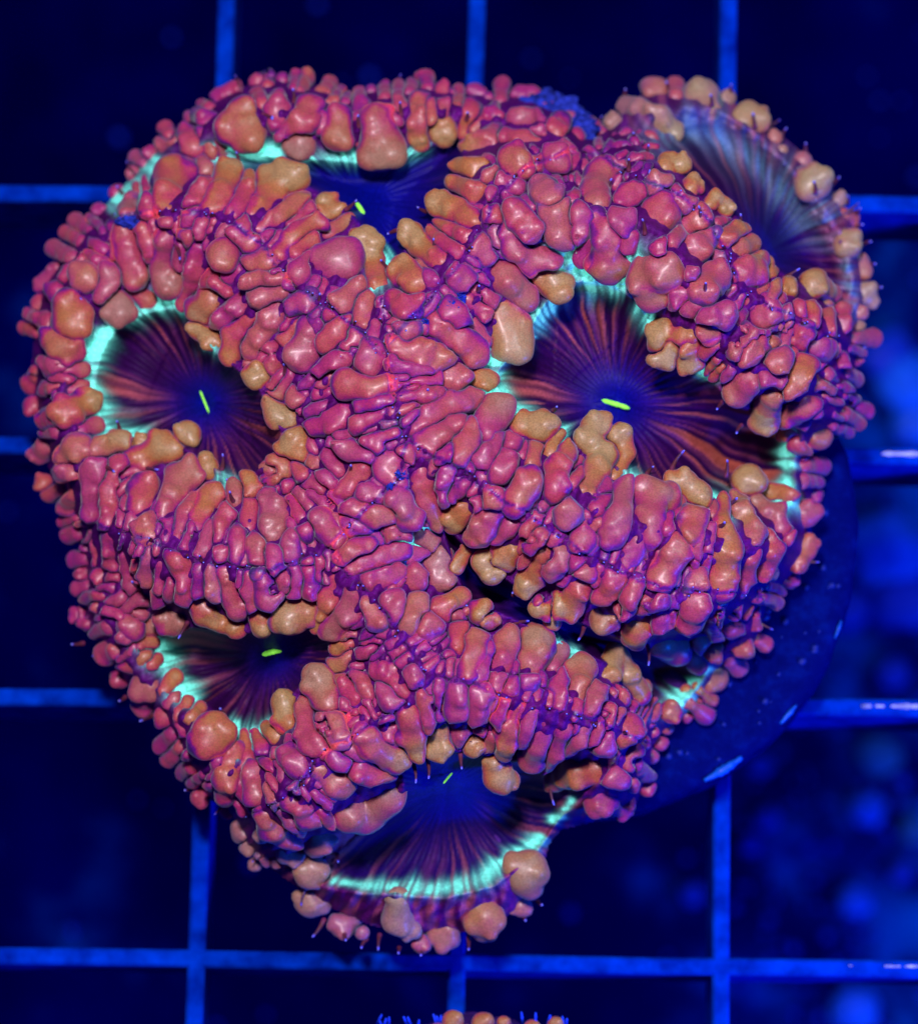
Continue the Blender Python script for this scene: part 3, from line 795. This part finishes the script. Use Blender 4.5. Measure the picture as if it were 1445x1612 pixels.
    return p, F4, tip, np.full(len(p), np.clip(tone, -1, 1)), int(own[-1] if sd[-1] < sd[0] else own[0])

def build(name, parts, parent, origin):
    off = 0; Q = []
    for q in parts:
        Q.append(q[1] + off); off += len(q[0])
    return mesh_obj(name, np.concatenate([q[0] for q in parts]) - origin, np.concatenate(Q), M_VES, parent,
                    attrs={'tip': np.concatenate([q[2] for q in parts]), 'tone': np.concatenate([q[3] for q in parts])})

traced = parse()
# leave out doubles traced in two overlapping tiles
kept = []
for pts in traced:
    a = np.array(pts); ok = True
    for b_ in kept:
        b2 = np.array(b_)
        dmin = np.hypot(a[:, None, 0] - b2[None, :, 0], a[:, None, 1] - b2[None, :, 1]) / (np.minimum(a[:, None, 2], b2[None, :, 2]) + 1e-6)
        if (dmin.min(1) < 0.42).all():
            ok = False; break
    if ok: kept.append(pts)
print('traced', len(traced), 'kept', len(kept))
def others(k):
    return np.array([l for j, pts in enumerate(kept) if j != k for l in pts])
def walk(k, x, y, r, oth, mode):
    """from a lobe towards the fold (mode 0) or the disc edge (mode 1), stopping at a neighbour"""
    tot = 0.0
    while tot < 42:
        f = look([x, x + 3, x], [y, y, y + 3])
        g = f[3] if mode == 0 else f[2]
        if g[0] < (7 if mode == 0 else 9): break
        v = np.array([g[1] - g[0], g[2] - g[0]]); n_ = np.linalg.norm(v)
        if n_ < 1e-6: break
        nx_, ny_ = x - v[0] / n_ * 3, y - v[1] / n_ * 3
        d = np.hypot(oth[:, 0] - nx_, oth[:, 1] - ny_) - oth[:, 2]
        if d.min() < r * 0.35: break
        if look([nx_], [ny_])[4][0] < (16 if mode == 0 else 30): break
        x, y = nx_, ny_; tot += 3
    return x, y, tot
# swell every lobe until it meets its neighbours
for _it in range(2):
    new = []
    for k, pts in enumerate(kept):
        oth = others(k); q = []
        for (x, y, r) in pts:
            g = (np.hypot(oth[:, 0] - x, oth[:, 1] - y) - oth[:, 2]).min()
            sdv = look([x], [y])[2][0]
            hi = 1.12 if sdv > 20 else 1.04
            q.append((x, y, float(np.clip(g * 1.06, 1.0 * r, hi * r)) if _it == 0 else float(np.clip(g * 1.04, r, 1.05 * r)) if sdv > 20 else r))
        new.append(q)
    kept = new
for k in range(len(kept)):
    pts = kept[k]; oth = others(k)
    x, y, r = pts[0]
    if r < 26:
        x2, y2, tot = walk(k, x, y, r * 0.8, oth, 0)
        if tot > 5: pts = [(x2, y2, r * 0.74)] + pts
    x, y, r = pts[-1]
    if r < 22 and look([x], [y])[2][0] > 14:
        x2, y2, tot = walk(k, x, y, r * 0.85, oth, 1)
        if tot > 6: pts = pts + [(x2, y2, r * 0.88)]
    kept[k] = pts
area = [sum(p[2] ** 2 for p in pts) for pts in kept]
allc = np.array([l for pts in kept for l in pts])
order = sorted(range(len(kept)), key=lambda i: -area[i])
specs = []

# small pads that fill the ridges between the traced lobes
fill = 0
for ci in SEAM_I:
    c_ = CREST[ci]
    for q0, q1 in zip(c_[:-1], c_[1:]):
        L = math.hypot(q1[0] - q0[0], q1[1] - q0[1]); tx, ty = (q1[0] - q0[0]) / L, (q1[1] - q0[1]) / L
        for j in range(max(1, int(round(L / 15)))):
            f = (j + 0.5) / max(1, int(round(L / 15)))
            for sgn in (-1, 1):
                wd = rng.uniform(7.0, 8.6)
                for row in range(2):
                    off0 = 7 + row * 26; ln = rng.uniform(17, 24)
                    sx = q0[0] + (q1[0] - q0[0]) * f - ty * sgn * off0 + rng.normal(0, 1.0); sy = q0[1] + (q1[1] - q0[1]) * f + tx * sgn * off0
                    lean = rng.normal(0, 0.12)
                    ex_, ey_ = sx + (-ty * sgn + tx * lean) * ln, sy + (tx * sgn + ty * lean) * ln
                    mx_, my_ = (sx + ex_) / 2, (sy + ey_) / 2
                    d = np.hypot(allc[:, 0] - mx_, allc[:, 1] - my_) / allc[:, 2]
                    if d.min() < 1.12: continue
                    z, own, sd, dc, do, zc = look([sx, ex_], [sy, ey_])
                    if sd.min() < 12 or do.min() < 6: continue
                    specs.append([(sx, sy, wd * 0.85), (mx_, my_, wd), (ex_, ey_, wd * 1.15)]); fill += 1
                    allc = np.vstack([allc, [[mx_, my_, wd * 1.1], [sx, sy, wd], [ex_, ey_, wd]]])
ys = np.arange(115, 1470, 15.0)
for yy in ys:
    xs = np.arange(45, 1385, 15.0) + rng.uniform(-5, 5)
    for xx in xs:
        x = xx + rng.uniform(-5, 5); y = yy + rng.uniform(-5, 5)
        d = np.hypot(allc[:, 0] - x, allc[:, 1] - y) / allc[:, 2]
        if d.min() < 1.28: continue
        ex = np.array([x, x + 2, x]); ey = np.array([y, y, y + 2])
        z, own, sd, dc, do, zc = look(ex, ey)
        if sd[0] < 12 or do[0] < -4: continue
        if dc[0] < 6 and zc[0] > 1.45: continue
        # bottom and right rims stay open fans with only a few beads
        if own[0] in (1, 6) and zc[0] < 1.25 and (own[0] == 6 or rng.random() < 0.8): continue
        tealed = min(seg_dist(np.array([x]), np.array([y]), pl)[0][0] / wd for wd, st, pl in TEAL)
        if tealed < 1.1: continue
        g = np.array([dc[1] - dc[0], dc[2] - dc[0]]); gn = np.linalg.norm(g)
        g = g / gn if gn > 1e-6 else np.array([1.0, 0])
        r = rng.uniform(12.0, 17)
        ln = rng.uniform(0.5, 1.2) * r
        pts = [(x - g[0] * ln, y - g[1] * ln, r * 0.9), (x + g[0] * ln, y + g[1] * ln, r)]
        specs.append(pts); fill += 1
        allc = np.vstack([allc, [[x, y, r * 0.95]]])
allv = kept + specs
_gl = [(l, i) for i, v in enumerate(allv) for l in links(v) + (sublobes(i, v) if i < len(kept) else [])]
GL = np.array([l for l, i in _gl]); GI = np.array([i for l, i in _gl])
rest = []; nbuilt = 0
for rank, i in enumerate(order):
    q = vesicle_mesh(kept[i], z_off=random.uniform(-0.032, 0.038), seed=i, nu=5.6 if rank < 150 else 4.8, gid=i)
    if q is None: continue
    if nbuilt < 300:
        nbuilt += 1
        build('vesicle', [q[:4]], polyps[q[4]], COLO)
    else:
        rest.append(q[:4])
for j, v in enumerate(specs):
    q = vesicle_mesh(v, z_off=random.uniform(-0.02, 0.015), seed=5000 + j, nu=4.2, filler=True, gid=len(kept) + j)
    if q is not None: rest.append(q[:4])
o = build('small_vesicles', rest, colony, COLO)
o['kind'] = 'stuff'

# ------------------------------------------------------------------ tentacles
def tube(path, rads, nu=8):
    path = np.asarray(path); V = []; n = len(path)
    for i in range(n):
        t = path[min(i + 1, n - 1)] - path[max(i - 1, 0)]; t /= np.linalg.norm(t) + 1e-9
        u = np.cross(t, [0.3, 0.2, 1.0]); u /= np.linalg.norm(u) + 1e-9; v = np.cross(t, u)
        th = np.arange(nu) / nu * 2 * math.pi
        V.append(path[i] + (np.cos(th)[:, None] * u + np.sin(th)[:, None] * v) * rads[i])
    V = np.concatenate(V); a = np.arange(nu); b = (a + 1) % nu
    Fq = [(r * nu + i, r * nu + j, (r + 1) * nu + j, (r + 1) * nu + i) for r in range(n - 1) for i, j in zip(a.tolist(), b.tolist())]
    Fq.append(tuple(range(nu))[::-1]); Fq.append(tuple((n - 1) * nu + i for i in range(nu)))
    return V, Fq

def tentacle(x0, y0, x1, y1, rpx, zb, up, seed):
    a = P(x0, y0, zb)[0]; b = P(x1, y1, zb + up)[0]
    r = rpx * pxsize(zb)
    m = (a + b) / 2 + np.array([math.sin(seed), math.cos(seed), 0.6]) * np.linalg.norm(b - a) * 0.13
    path, rad, tip = [], [], []
    for i in range(9):
        f = i / 8
        path.append((1 - f) ** 2 * a + 2 * f * (1 - f) * m + f * f * b)
        base = r * (1.25 - 0.85 * f)
        if f > 0.8: base = r * (0.62 if f < 0.99 else 0.30)
        rad.append(base); tip.append(f)
    V, Fq = tube(path, rad, 8)
    return V, Fq, np.repeat(tip, 8)

ti = 0
def zsurf(x, y):
    z, own, sd, dc, do, zc = look(np.array([x]), np.array([y]))
    z0 = max(z[0], edge_z(np.array([x]), np.array([y]), sd, z)[0] - 0.1 if sd[0] < 0 else 0)
    # on top of the vesicle that is there
    d = np.hypot(allc[:, 0] - x, allc[:, 1] - y)
    inn = d < allc[:, 2]
    add = 0.0
    if inn.any():
        rr = allc[inn, 2]; add = (np.sqrt(rr ** 2 - d[inn] ** 2) + rr * 0.25).max() * pxsize(1.5) * 0.8
    return z0 + add, int(own[0])
for k, s in TENT.items():
    x0, y0, sc = TILES[k]
    for it in s.split(';'):
        a = [float(q) for q in it.split()]
        bx, by, tx, ty = x0 + a[0] / sc, y0 + a[1] / sc, x0 + a[2] / sc, y0 + a[3] / sc
        zb, own = zsurf(bx, by)
        V, Fq, tip = tentacle(bx, by, tx, ty, 3.4, zb - 0.01, 0.05, ti)
        mesh_obj('tentacle', V - COLO, Fq, M_TENT, polyps[own], attrs={'tip': tip})
        ti += 1
# short tentacle stubs crowding the seams
V, Fq, T, off = [], [], [], 0
for ci, c in enumerate(CREST):
    if ci not in SEAM_I: continue
    for i in range(len(c) - 1):
        L = math.hypot(c[i + 1][0] - c[i][0], c[i + 1][1] - c[i][1])
        for _ in range(int(L / 17)):
            f = rng.random()
            x = c[i][0] * (1 - f) + c[i + 1][0] * f + rng.normal(0, 2.5); y = c[i][1] * (1 - f) + c[i + 1][1] * f + rng.normal(0, 2.5)
            zb, own = zsurf(x, y)
            a = rng.random() * 6.3
            v, fq, tp = tentacle(x, y, x + math.cos(a) * 5, y + math.sin(a) * 5, 2.3, zb - 0.035, 0.045, rng.random() * 6)
            V.append(v - COLO); Fq += [tuple(q + off for q in f_) for f_ in fq]; T.append(tp); off += len(v)
# loose fringe of thin tentacles outside the rim
for p_, q_ in zip(OUTL_S, OUTL_S[1:] + OUTL_S[:1]):
    for _ in range(2):
        f = rng.random(); x = p_[0] * (1 - f) + q_[0] * f; y = p_[1] * (1 - f) + q_[1] * f
        dx, dy = x - 700, y - 800; L = math.hypot(dx, dy); dx /= L; dy /= L
        if rng.random() < 0.88: continue
        zb, own = zsurf(x - dx * 6, y - dy * 6)
        l = rng.uniform(8, 24)
        v, fq, tp = tentacle(x - dx * 6, y - dy * 6, x + dx * l + rng.normal(0, 4), y + dy * l + rng.normal(0, 4), 2.3, zb - 0.02, 0.0, rng.random() * 6)
        V.append(v - COLO); Fq += [tuple(q + off for q in f_) for f_ in fq]; T.append(tp); off += len(v)
o = mesh_obj('tentacle_stubs', np.concatenate(V), Fq, M_TENT, colony, attrs={'tip': np.concatenate(T)})
o['kind'] = 'stuff'

# ------------------------------------------------------------------ mouths
def slit(k, x0, y0, x1, y1, rpx, dz=0.03):
    z = plan(np.array([(x0 + x1) / 2]), np.array([(y0 + y1) / 2]))[0][0] + dz
    a = P(x0, y0, z)[0]; b = P(x1, y1, z)[0]; r = rpx * pxsize(z)
    path = [a + (b - a) * f + np.array([0, 0, 0.01 * math.sin(f * 3.1)]) for f in np.linspace(0, 1, 12)]
    e = [0.35, 0.8] + [1.0, 0.9, 1.05, .95, 1.1, .9, 1.0, 1.0] + [0.8, 0.35]
    V, Fq = tube(path, [r * q for q in e], 10)
    mesh_obj('mouth_slit', V - COLO, Fq, M_SLIT, polyps[k])
slit(0, 561, 319, 573, 337, 3.6)
slit(2, 315, 615, 329, 650, 1.9)
slit(3, 947, 630, 991, 643, 3.9)
slit(4, 413, 1031, 445, 1023, 4.2)
slit(6, 698, 1234, 712, 1217, 1.6, 0.05)

# ------------------------------------------------------------------ blue algae films
def algae(cx, cy, rx, ry, z, seed, nm='algae_patch'):
    nu, nv = 40, 20
    V, Fq = [], []
    th, ph = np.meshgrid(np.arange(nu) / nu * 2 * math.pi, np.linspace(0, math.pi / 2 * 1.15, nv))
    d = np.stack([np.sin(ph) * np.cos(th), np.sin(ph) * np.sin(th), np.cos(ph)], -1).reshape(-1, 3)
    rr = 1 + 0.30 * snoise(d * 3.2, seed) + 0.20 * snoise(d * 9, seed + 2) + 0.13 * snoise(d * 24, seed)
    c = P(cx, cy, z)[0]; s = pxsize(z)
    V = c + d * rr[:, None] * np.array([rx * s, ry * s, 0.07 if rx > 25 else 0.045])
    Fq = [(r * nu + i, (r + 1) * nu + i, (r + 1) * nu + (i + 1) % nu, r * nu + (i + 1) % nu) for r in range(nv - 1) for i in range(nu)]
    mesh_obj(nm, V - COLO, Fq, M_ALGAE, colony)
algae(866, 176, 54, 28, 0.75, 1)
algae(912, 205, 28, 22, 0.95, 4)
for (x, y, rx, ry, sd_) in [(708, 484, 20, 15, 2), (722, 470, 12, 10, 3), (668, 508, 9, 6, 5), (632, 748, 10, 8, 6), (615, 768, 6, 8, 7), (634, 885, 8, 16, 8), (205, 350, 22, 10, 9)]:
    zz, _ = zsurf(x, y)
    algae(x, y, rx, ry, zz - 0.02, sd_)

# ------------------------------------------------------------------ frag plug (round disc under the colony)
pc = P(905, 838, 0.5)[0]
plug = empty('frag_plug', (pc[0], pc[1], 0.0))
tag(plug, 'round dark blue ceramic plug under the pink coral, its rim with painted gloss streaks showing on the right', 'coral plug')
R0 = 447 * pxsize(0.5)
m_plug, nt, b = mat('plug_ceramic')
n1 = noise_tex(nt, 9.0, 5, 0.65); n2 = noise_tex(nt, 3.0, 3)
r = ramp(nt, [(0.0, (0.0, 0.001, 0.045)), (0.5, (0.001, 0.003, 0.10)), (0.68, (0.001, 0.007, 0.15)), (0.85, (0.002, 0.025, 0.32))])
nt.links.new(n1.outputs[0], r.inputs[0])
nt.links.new(r.outputs[0], b.inputs['Base Color'])
b.inputs['Specular IOR Level'].default_value = 0.0
b.inputs['Roughness'].default_value = 0.55
bump(nt, b, n1.outputs[0], 0.6, 0.02)
prof = [(0.0, 0.50), (0.55, 0.50), (0.86, 0.50), (0.94, 0.505), (0.975, 0.49), (1.0, 0.44), (1.005, 0.30), (1.0, 0.10), (0.98, 0.035), (0.93, 0.03), (0, 0.03)]
nu = 160; V = []; Fq = []
for (q, z) in prof:
    for i in range(nu):
        th = i / nu * 2 * math.pi
        k = 1 + 0.004 * math.sin(th * 7) + 0.003 * math.sin(th * 23 + 1) + 0.002 * math.sin(th * 51)
        V.append((R0 * max(q, 0.001) * math.cos(th) * k, R0 * max(q, 0.001) * math.sin(th) * k, z + (0.006 * math.sin(th * 31 + q * 40) if 0.5 < q < 1 else 0)))
for rr in range(len(prof) - 1):
    for i in range(nu):
        j = (i + 1) % nu
        Fq.append((rr * nu + i, (rr + 1) * nu + i, (rr + 1) * nu + j, rr * nu + j))
mesh_obj('disc', V, Fq, m_plug, plug)
M_GLOSS = simple('painted_gloss', (0.004, 0.08, 0.6), 0.3, 0.4, 25, 0.01)  # bright gloss along the rim, painted on as lighter blue streaks
for (a0, a1, wd) in [(-63.0, -54.0, 0.024), (-43.5, -38.5, 0.014), (-22.5, -18.5, 0.010)]:
    path = [(R0 * 0.985 * math.cos(math.radians(a)), R0 * 0.985 * math.sin(math.radians(a)), 0.485) for a in np.linspace(a0, a1, 14)]
    rd = [wd * (0.35 + 0.75 * math.sin((i + .5) / 14 * math.pi)) * (0.8 + 0.4 * random.random()) for i in range(14)]
    v, f = tube(path, rd, 8)
    mesh_obj('gloss_streak', v, f, M_GLOSS, plug)
# coralline specks on the disc
V, Fq, off = [], [], 0
for _ in range(45):
    a = math.radians(rng.uniform(-75, 5)); q = rng.uniform(0.72, 0.97) * R0
    s = rng.uniform(0.006, 0.022)
    for i in range(7):
        th = i / 7 * 2 * math.pi
        V.append((q * math.cos(a) + s * math.cos(th) * rng.uniform(.7, 1.2), q * math.sin(a) + s * math.sin(th) * rng.uniform(.7, 1.2), 0.508))
    V.append((q * math.cos(a), q * math.sin(a), 0.508 + s * 0.6))
    for i in range(7): Fq.append((off + i, off + (i + 1) % 7, off + 7))
    off += 8
M_SPECK = simple('speck_blue', (0.001, 0.01, 0.22), 0.5)
o = mesh_obj('algae_specks', V, Fq, M_SPECK, plug); o['kind'] = 'stuff'
# stem of the plug, passing through the rack
v, f = tube([(0.35, -0.35, z) for z in (0.035, -0.3, -0.9, -1.1)], [0.55, 0.52, 0.46, 0.40], 32)
mesh_obj('stem', v, f, m_plug, plug)

# ------------------------------------------------------------------ egg crate rack
rack = empty('egg_crate_rack', (0, 0, 0))
tag(rack, 'blue lit plastic egg crate grid of square cells lying beneath the coral plug', 'rack')
m_rack, nt, b = mat('rack_plastic')
n1 = noise_tex(nt, 6.0, 4); n2 = noise_tex(nt, 1.1, 2)
c = mixc(nt, maprange(nt, n1.outputs[0], 0.3, 0.75), (0.0, 0.010, 0.22), (0.0, 0.048, 0.62))
nt.links.new(c, b.inputs['Base Color'])
b.inputs['Specular IOR Level'].default_value = 0.0
b.inputs['Roughness'].default_value = 0.42
bump(nt, b, n1.outputs[0], 0.4, 0.02)
TH = 0.098; HH = 0.75
def slat(xa, ya, xb, yb, ext, zt):
    a = P(xa, ya, 0)[0]; b = P(xb, yb, 0)[0]
    d = (b - a) / np.linalg.norm(b - a); a = a - d * ext; b = b + d * ext
    nrm = np.array([-d[1], d[0], 0])
    n = 24
    prof = [(-TH / 2 * 0.8, zt - HH), (-TH / 2, zt - 0.015), (-TH / 2 + 0.015, zt), (TH / 2 - 0.015, zt), (TH / 2, zt - 0.015), (TH / 2 * 0.8, zt - HH)]
    V, Fq = [], []
    for i in range(n + 1):
        f = i / n; c = a + (b - a) * f; wv = 0.006 * math.sin(i * 1.7 + xa)
        for (o_, z_) in prof: V.append(c + nrm * (o_ + wv * .5) + np.array([0, 0, z_]))
    k = len(prof)
    for i in range(n):
        for j in range(k):
            Fq.append((i * k + j, (i + 1) * k + j, (i + 1) * k + (j + 1) % k, i * k + (j + 1) % k))
    Fq.append(tuple(range(k))); Fq.append(tuple(n * k + j for j in range(k))[::-1])
    return mesh_obj('slat', V, Fq, m_rack, rack, smooth=False)
vert = [(-46, 0, -100, 1612), (357, 0, 309, 1500), (751, 0, 717, 1600), (1147, 0, 1134, 1600), (1545, 0, 1553, 1600)]
hor = [(0, -102, 1445, -88), (0, 303, 1445, 321), (0, 700, 1445, 718), (0, 1097, 1445, 1115), (0, 1505, 1445, 1527), (0, 1915, 1445, 1940)]
for s_ in vert: slat(*s_, 4.0, 0.0)
for s_ in hor: slat(*s_, 4.0, 0.003)

# highlights on the rack's right-hand slats, put in as pale strips
M_GLINT = simple('painted_glint', (0.35, 0.38, 0.85), 0.35, 0.7, 9, 0.01)
def glint_strip(x0, x1, y, h):
    z = 0.012; V, Fq = [], []
    n = 18
    for i in range(n + 1):
        x = x0 + (x1 - x0) * i / n
        yy = y + (x - x0) * 0.012
        hh = h * (0.45 + 0.7 * random.random()) * (0.3 if i in (0, n) else 1)
        V += [P(x, yy - hh * 0.6, z - 0.006)[0], P(x, yy, z + 0.006)[0], P(x, yy + hh * 0.6, z - 0.006)[0]]
    for i in range(n):
        for j in range(2):
            Fq.append((i * 3 + j, i * 3 + j + 1, (i + 1) * 3 + j + 1, (i + 1) * 3 + j))
    o = mesh_obj('glint_patch', V, Fq, M_GLINT, rack)
for a_ in [(1388, 1500, 714, 6), (1402, 1500, 1112, 7), (1356, 1372, 1112, 5), (1378, 1392, 1112, 4), (1392, 1418, 1522, 3.5), (1424, 1500, 1522, 4), (1336, 1342, 1521, 2.5)]:
    glint_strip(*a_)

# ------------------------------------------------------------------ tank floor, rubble
m_floor, nt, b = mat('tank_floor_sand')
n1 = noise_tex(nt, 0.55, 4, 0.6)
r = ramp(nt, [(0.0, (0.0, 0.0, 0.035)), (0.5, (0.0, 0.0, 0.08)), (0.62, (0.0, 0.012, 0.16)), (0.75, (0.0, 0.07, 0.45))])
n1.inputs['Scale'].default_value = 1.6
tcf = nt.nodes.new('ShaderNodeTexCoord'); sx_ = nt.nodes.new('ShaderNodeSeparateXYZ'); nt.links.new(tcf.outputs['Object'], sx_.inputs[0])
fac_ = mathn(nt, 'ADD', n1.outputs[0], maprange(nt, sx_.outputs[0], 0.5, 3.2, -0.06, 0.13))
fac_ = mathn(nt, 'ADD', fac_, maprange(nt, sx_.outputs[1], 3.0, 4.2, 0.0, -0.25)); nt.links.new(fac_, r.inputs[0]); nt.links.new(r.outputs[0], b.inputs['Base Color'])
b.inputs['Specular IOR Level'].default_value = 0.0
b.inputs['Roughness'].default_value = 0.8
FZ = -8.0
floor = mesh_obj('tank_floor', [(-30, -30, FZ), (30, -30, FZ), (30, 30, FZ), (-30, 30, FZ)], [(0, 1, 2, 3)], m_floor)
tag(floor, 'dark blue tank floor far below the rack', None, None, 'structure')

def rock(name, x, y, rpx, z, colm, seed, parent=None):
    nu, nv = 20, 12
    th, ph = np.meshgrid(np.arange(nu) / nu * 2 * math.pi, np.linspace(0.001, math.pi - 0.001, nv))
    d = np.stack([np.sin(ph) * np.cos(th), np.sin(ph) * np.sin(th), np.cos(ph)], -1).reshape(-1, 3)
    rr = 1 + 0.18 * snoise(d * 2, seed) + 0.1 * snoise(d * 5, seed)
    s = rpx * pxsize(z)
    V = d * rr[:, None] * np.array([s, s * 0.9, s * 0.6])
    Fq = [(r * nu + i, (r + 1) * nu + i, (r + 1) * nu + (i + 1) % nu, r * nu + (i + 1) % nu) for r in range(nv - 1) for i in range(nu)]
    o = mesh_obj(name, V, Fq, colm, parent)
    o.location = P(x, y, z)[0]
    return o
M_PB = simple('pebble_bright', (0.008, 0.13, 0.95), 0.4, 0.4, 3)
M_PM = simple('pebble_mid', (0.004, 0.035, 0.6), 0.5, 0.4, 3)
M_PT = simple('pebble_teal', (0.01, 0.12, 0.42), 0.6, 0.4, 3)
PEB = [(1365, 1275, 26, M_PB, 'bright blue pebble below the second right-hand rack bar, largest in its cell'),
       (1418, 1375, 17, M_PM, 'small round blue pebble near the right picture edge above the lowest bar'),
       (1345, 1420, 24, M_PB, 'mid blue pebble left of the small round one above the lowest bar'),
       (1345, 1590, 34, M_PB, 'big bright blue pebble beneath the lowest bar at the bottom right'),
       (1195, 1205, 17, M_PM, 'faint pebble just below the bar end beside the plug rim'),
       (1207, 1290, 18, M_PM, 'blue pebble right of the vertical bar, halfway down the cell'),
       (1180, 1330, 16, M_PM, 'dim pebble touching the vertical bar in the lower right cell'),
       (1090, 1408, 18, M_PM, 'dim round pebble left of the vertical bar under the plug'),
       (1400, 870, 46, M_PB, 'large glowing blue pebble in the cell right of the plug'),
       (1425, 945, 40, M_PM, 'wide blue pebble under the large glowing one right of the plug'),
       (1330, 960, 26, M_PM, 'narrow blue pebble close to the plug rim on the right'),
       (1405, 1060, 24, M_PM, 'blue pebble just above the second right-hand rack bar'),
       (1425, 600, 34, M_PB, 'blue pebble beside the outer right polyp above the white flecked bar'),
       (1395, 560, 30, M_PM, 'dim blue pebble behind the outer right polyp'),
       (1440, 670, 26, M_PB, 'bright pebble cut by the right picture edge above the white flecked bar'),
       (1385, 1190, 30, M_PT, 'teal tinted pebble under the second right-hand bar'),
       (1440, 1310, 22, M_PT, 'teal pebble cut by the right picture edge')]
for i, (x, y, r_, m_, lab) in enumerate(PEB):
    o = rock('pebble', x, y, r_ * (1.5 if y < 1000 else 1.15), FZ + 0.12 + (1.6 if y < 1000 else 1.0) * 0, m_, i + 1)
    tag(o, lab, 'pebble', 'pebbles on the tank floor')
V, Fq, off = [], [], 0
for i in range(330):
    x = rng.uniform(1120, 1560) if i < 270 else rng.uniform(-50, 1500); y = rng.uniform(780, 1700) if i < 240 else rng.uniform(-50, 1650)
    s = rng.uniform(3, 13) * pxsize(FZ); c = P(x, y, FZ + s * 0.3)[0]
    for (dx, dy, dz) in [(1, 0, 0), (0.4, .9, 0), (-.8, .5, 0), (-.7, -.6, 0), (.5, -.9, 0), (0, 0, .8), (0.1, 0, -.4)]:
        V.append(c + np.array([dx, dy, dz]) * s * rng.uniform(.7, 1.2))
    for j in range(5):
        Fq.append((off + j, off + (j + 1) % 5, off + 5)); Fq.append((off + (j + 1) % 5, off + j, off + 6))
    off += 7
o = mesh_obj('gravel', V, Fq, M_PM)
tag(o, 'scattered blue gravel on the dark tank floor', 'gravel', None, 'stuff')

# ------------------------------------------------------------------ second coral peeping in at the bottom edge
z2 = 0.55
c2 = P(745, 1690, 0.0)[0]
cor2 = empty('coral_frag', (c2[0], c2[1], 0.0))
tag(cor2, 'small second coral with pinkish round beads just entering at the bottom edge', 'coral')
C2 = np.array([c2[0], c2[1], 0.0])
nu, nv = 64, 16
th, ph = np.meshgrid(np.arange(nu) / nu * 2 * math.pi, np.linspace(0, math.pi / 2, nv))
d = np.stack([np.sin(ph) * np.cos(th), np.sin(ph) * np.sin(th), np.cos(ph)], -1).reshape(-1, 3)
cc2 = P(745, 1700, 0.0)[0]
rr = 1 + 0.05 * snoise(d * 6, 3)
V = cc2 + d * rr[:, None] * np.array([0.48, 0.36, 0.75]) - C2
V[:, 2] += 0.004
Fq = [(r * nu + i, (r + 1) * nu + i, (r + 1) * nu + (i + 1) % nu, r * nu + (i + 1) % nu) for r in range(nv - 1) for i in range(nu)]
mesh_obj('wall', V, Fq, M_FOOT, cor2)
for i, (x, y, r_) in enumerate([(713, 1608, 17), (760, 1612, 18), (793, 1611, 11), (874, 1614, 13), (838, 1620, 14), (690, 1626, 15), (735, 1630, 16), (665, 1640, 14), (900, 1640, 14), (810, 1635, 16)]):
    cpt = P(x, y, z2)[0]; r = r_ * pxsize(z2)
    p, F4, h, al = capsule(np.array([cpt]), np.array([r]), [(cpt + np.array([r * .4, r * .3, r * .5]), r * .5)], 5, 0.04, i + 3.0)
    hh = np.clip((h + .3) / 1.1, 0, 1)
    build('vesicle', [(p, F4, hh * 0.85, np.full(len(p), 0.1))], cor2, C2)
M_FR = simple('blue_fringe', (0.01, 0.05, 0.8), 0.6, 0.4, 20, 0.02)
V, Fq, off = [], [], 0
for i in range(16):
    x = rng.uniform(590, 700) if i < 11 else rng.uniform(820, 900); y = 1612 - rng.uniform(0, 8)
    a = P(x, y + 10, 0.5)[0]; bb = P(x + rng.uniform(-8, 8), y - rng.uniform(2, 14), 0.6)[0]
    v, f = tube([a, (a + bb) / 2, bb], [0.012, 0.009, 0.006], 6)
    V.append(v - C2); Fq += [tuple(q + off for q in f_) for f_ in f]; off += len(v)
o = mesh_obj('fringe', np.concatenate(V), Fq, M_FR, cor2); o['kind'] = 'stuff'
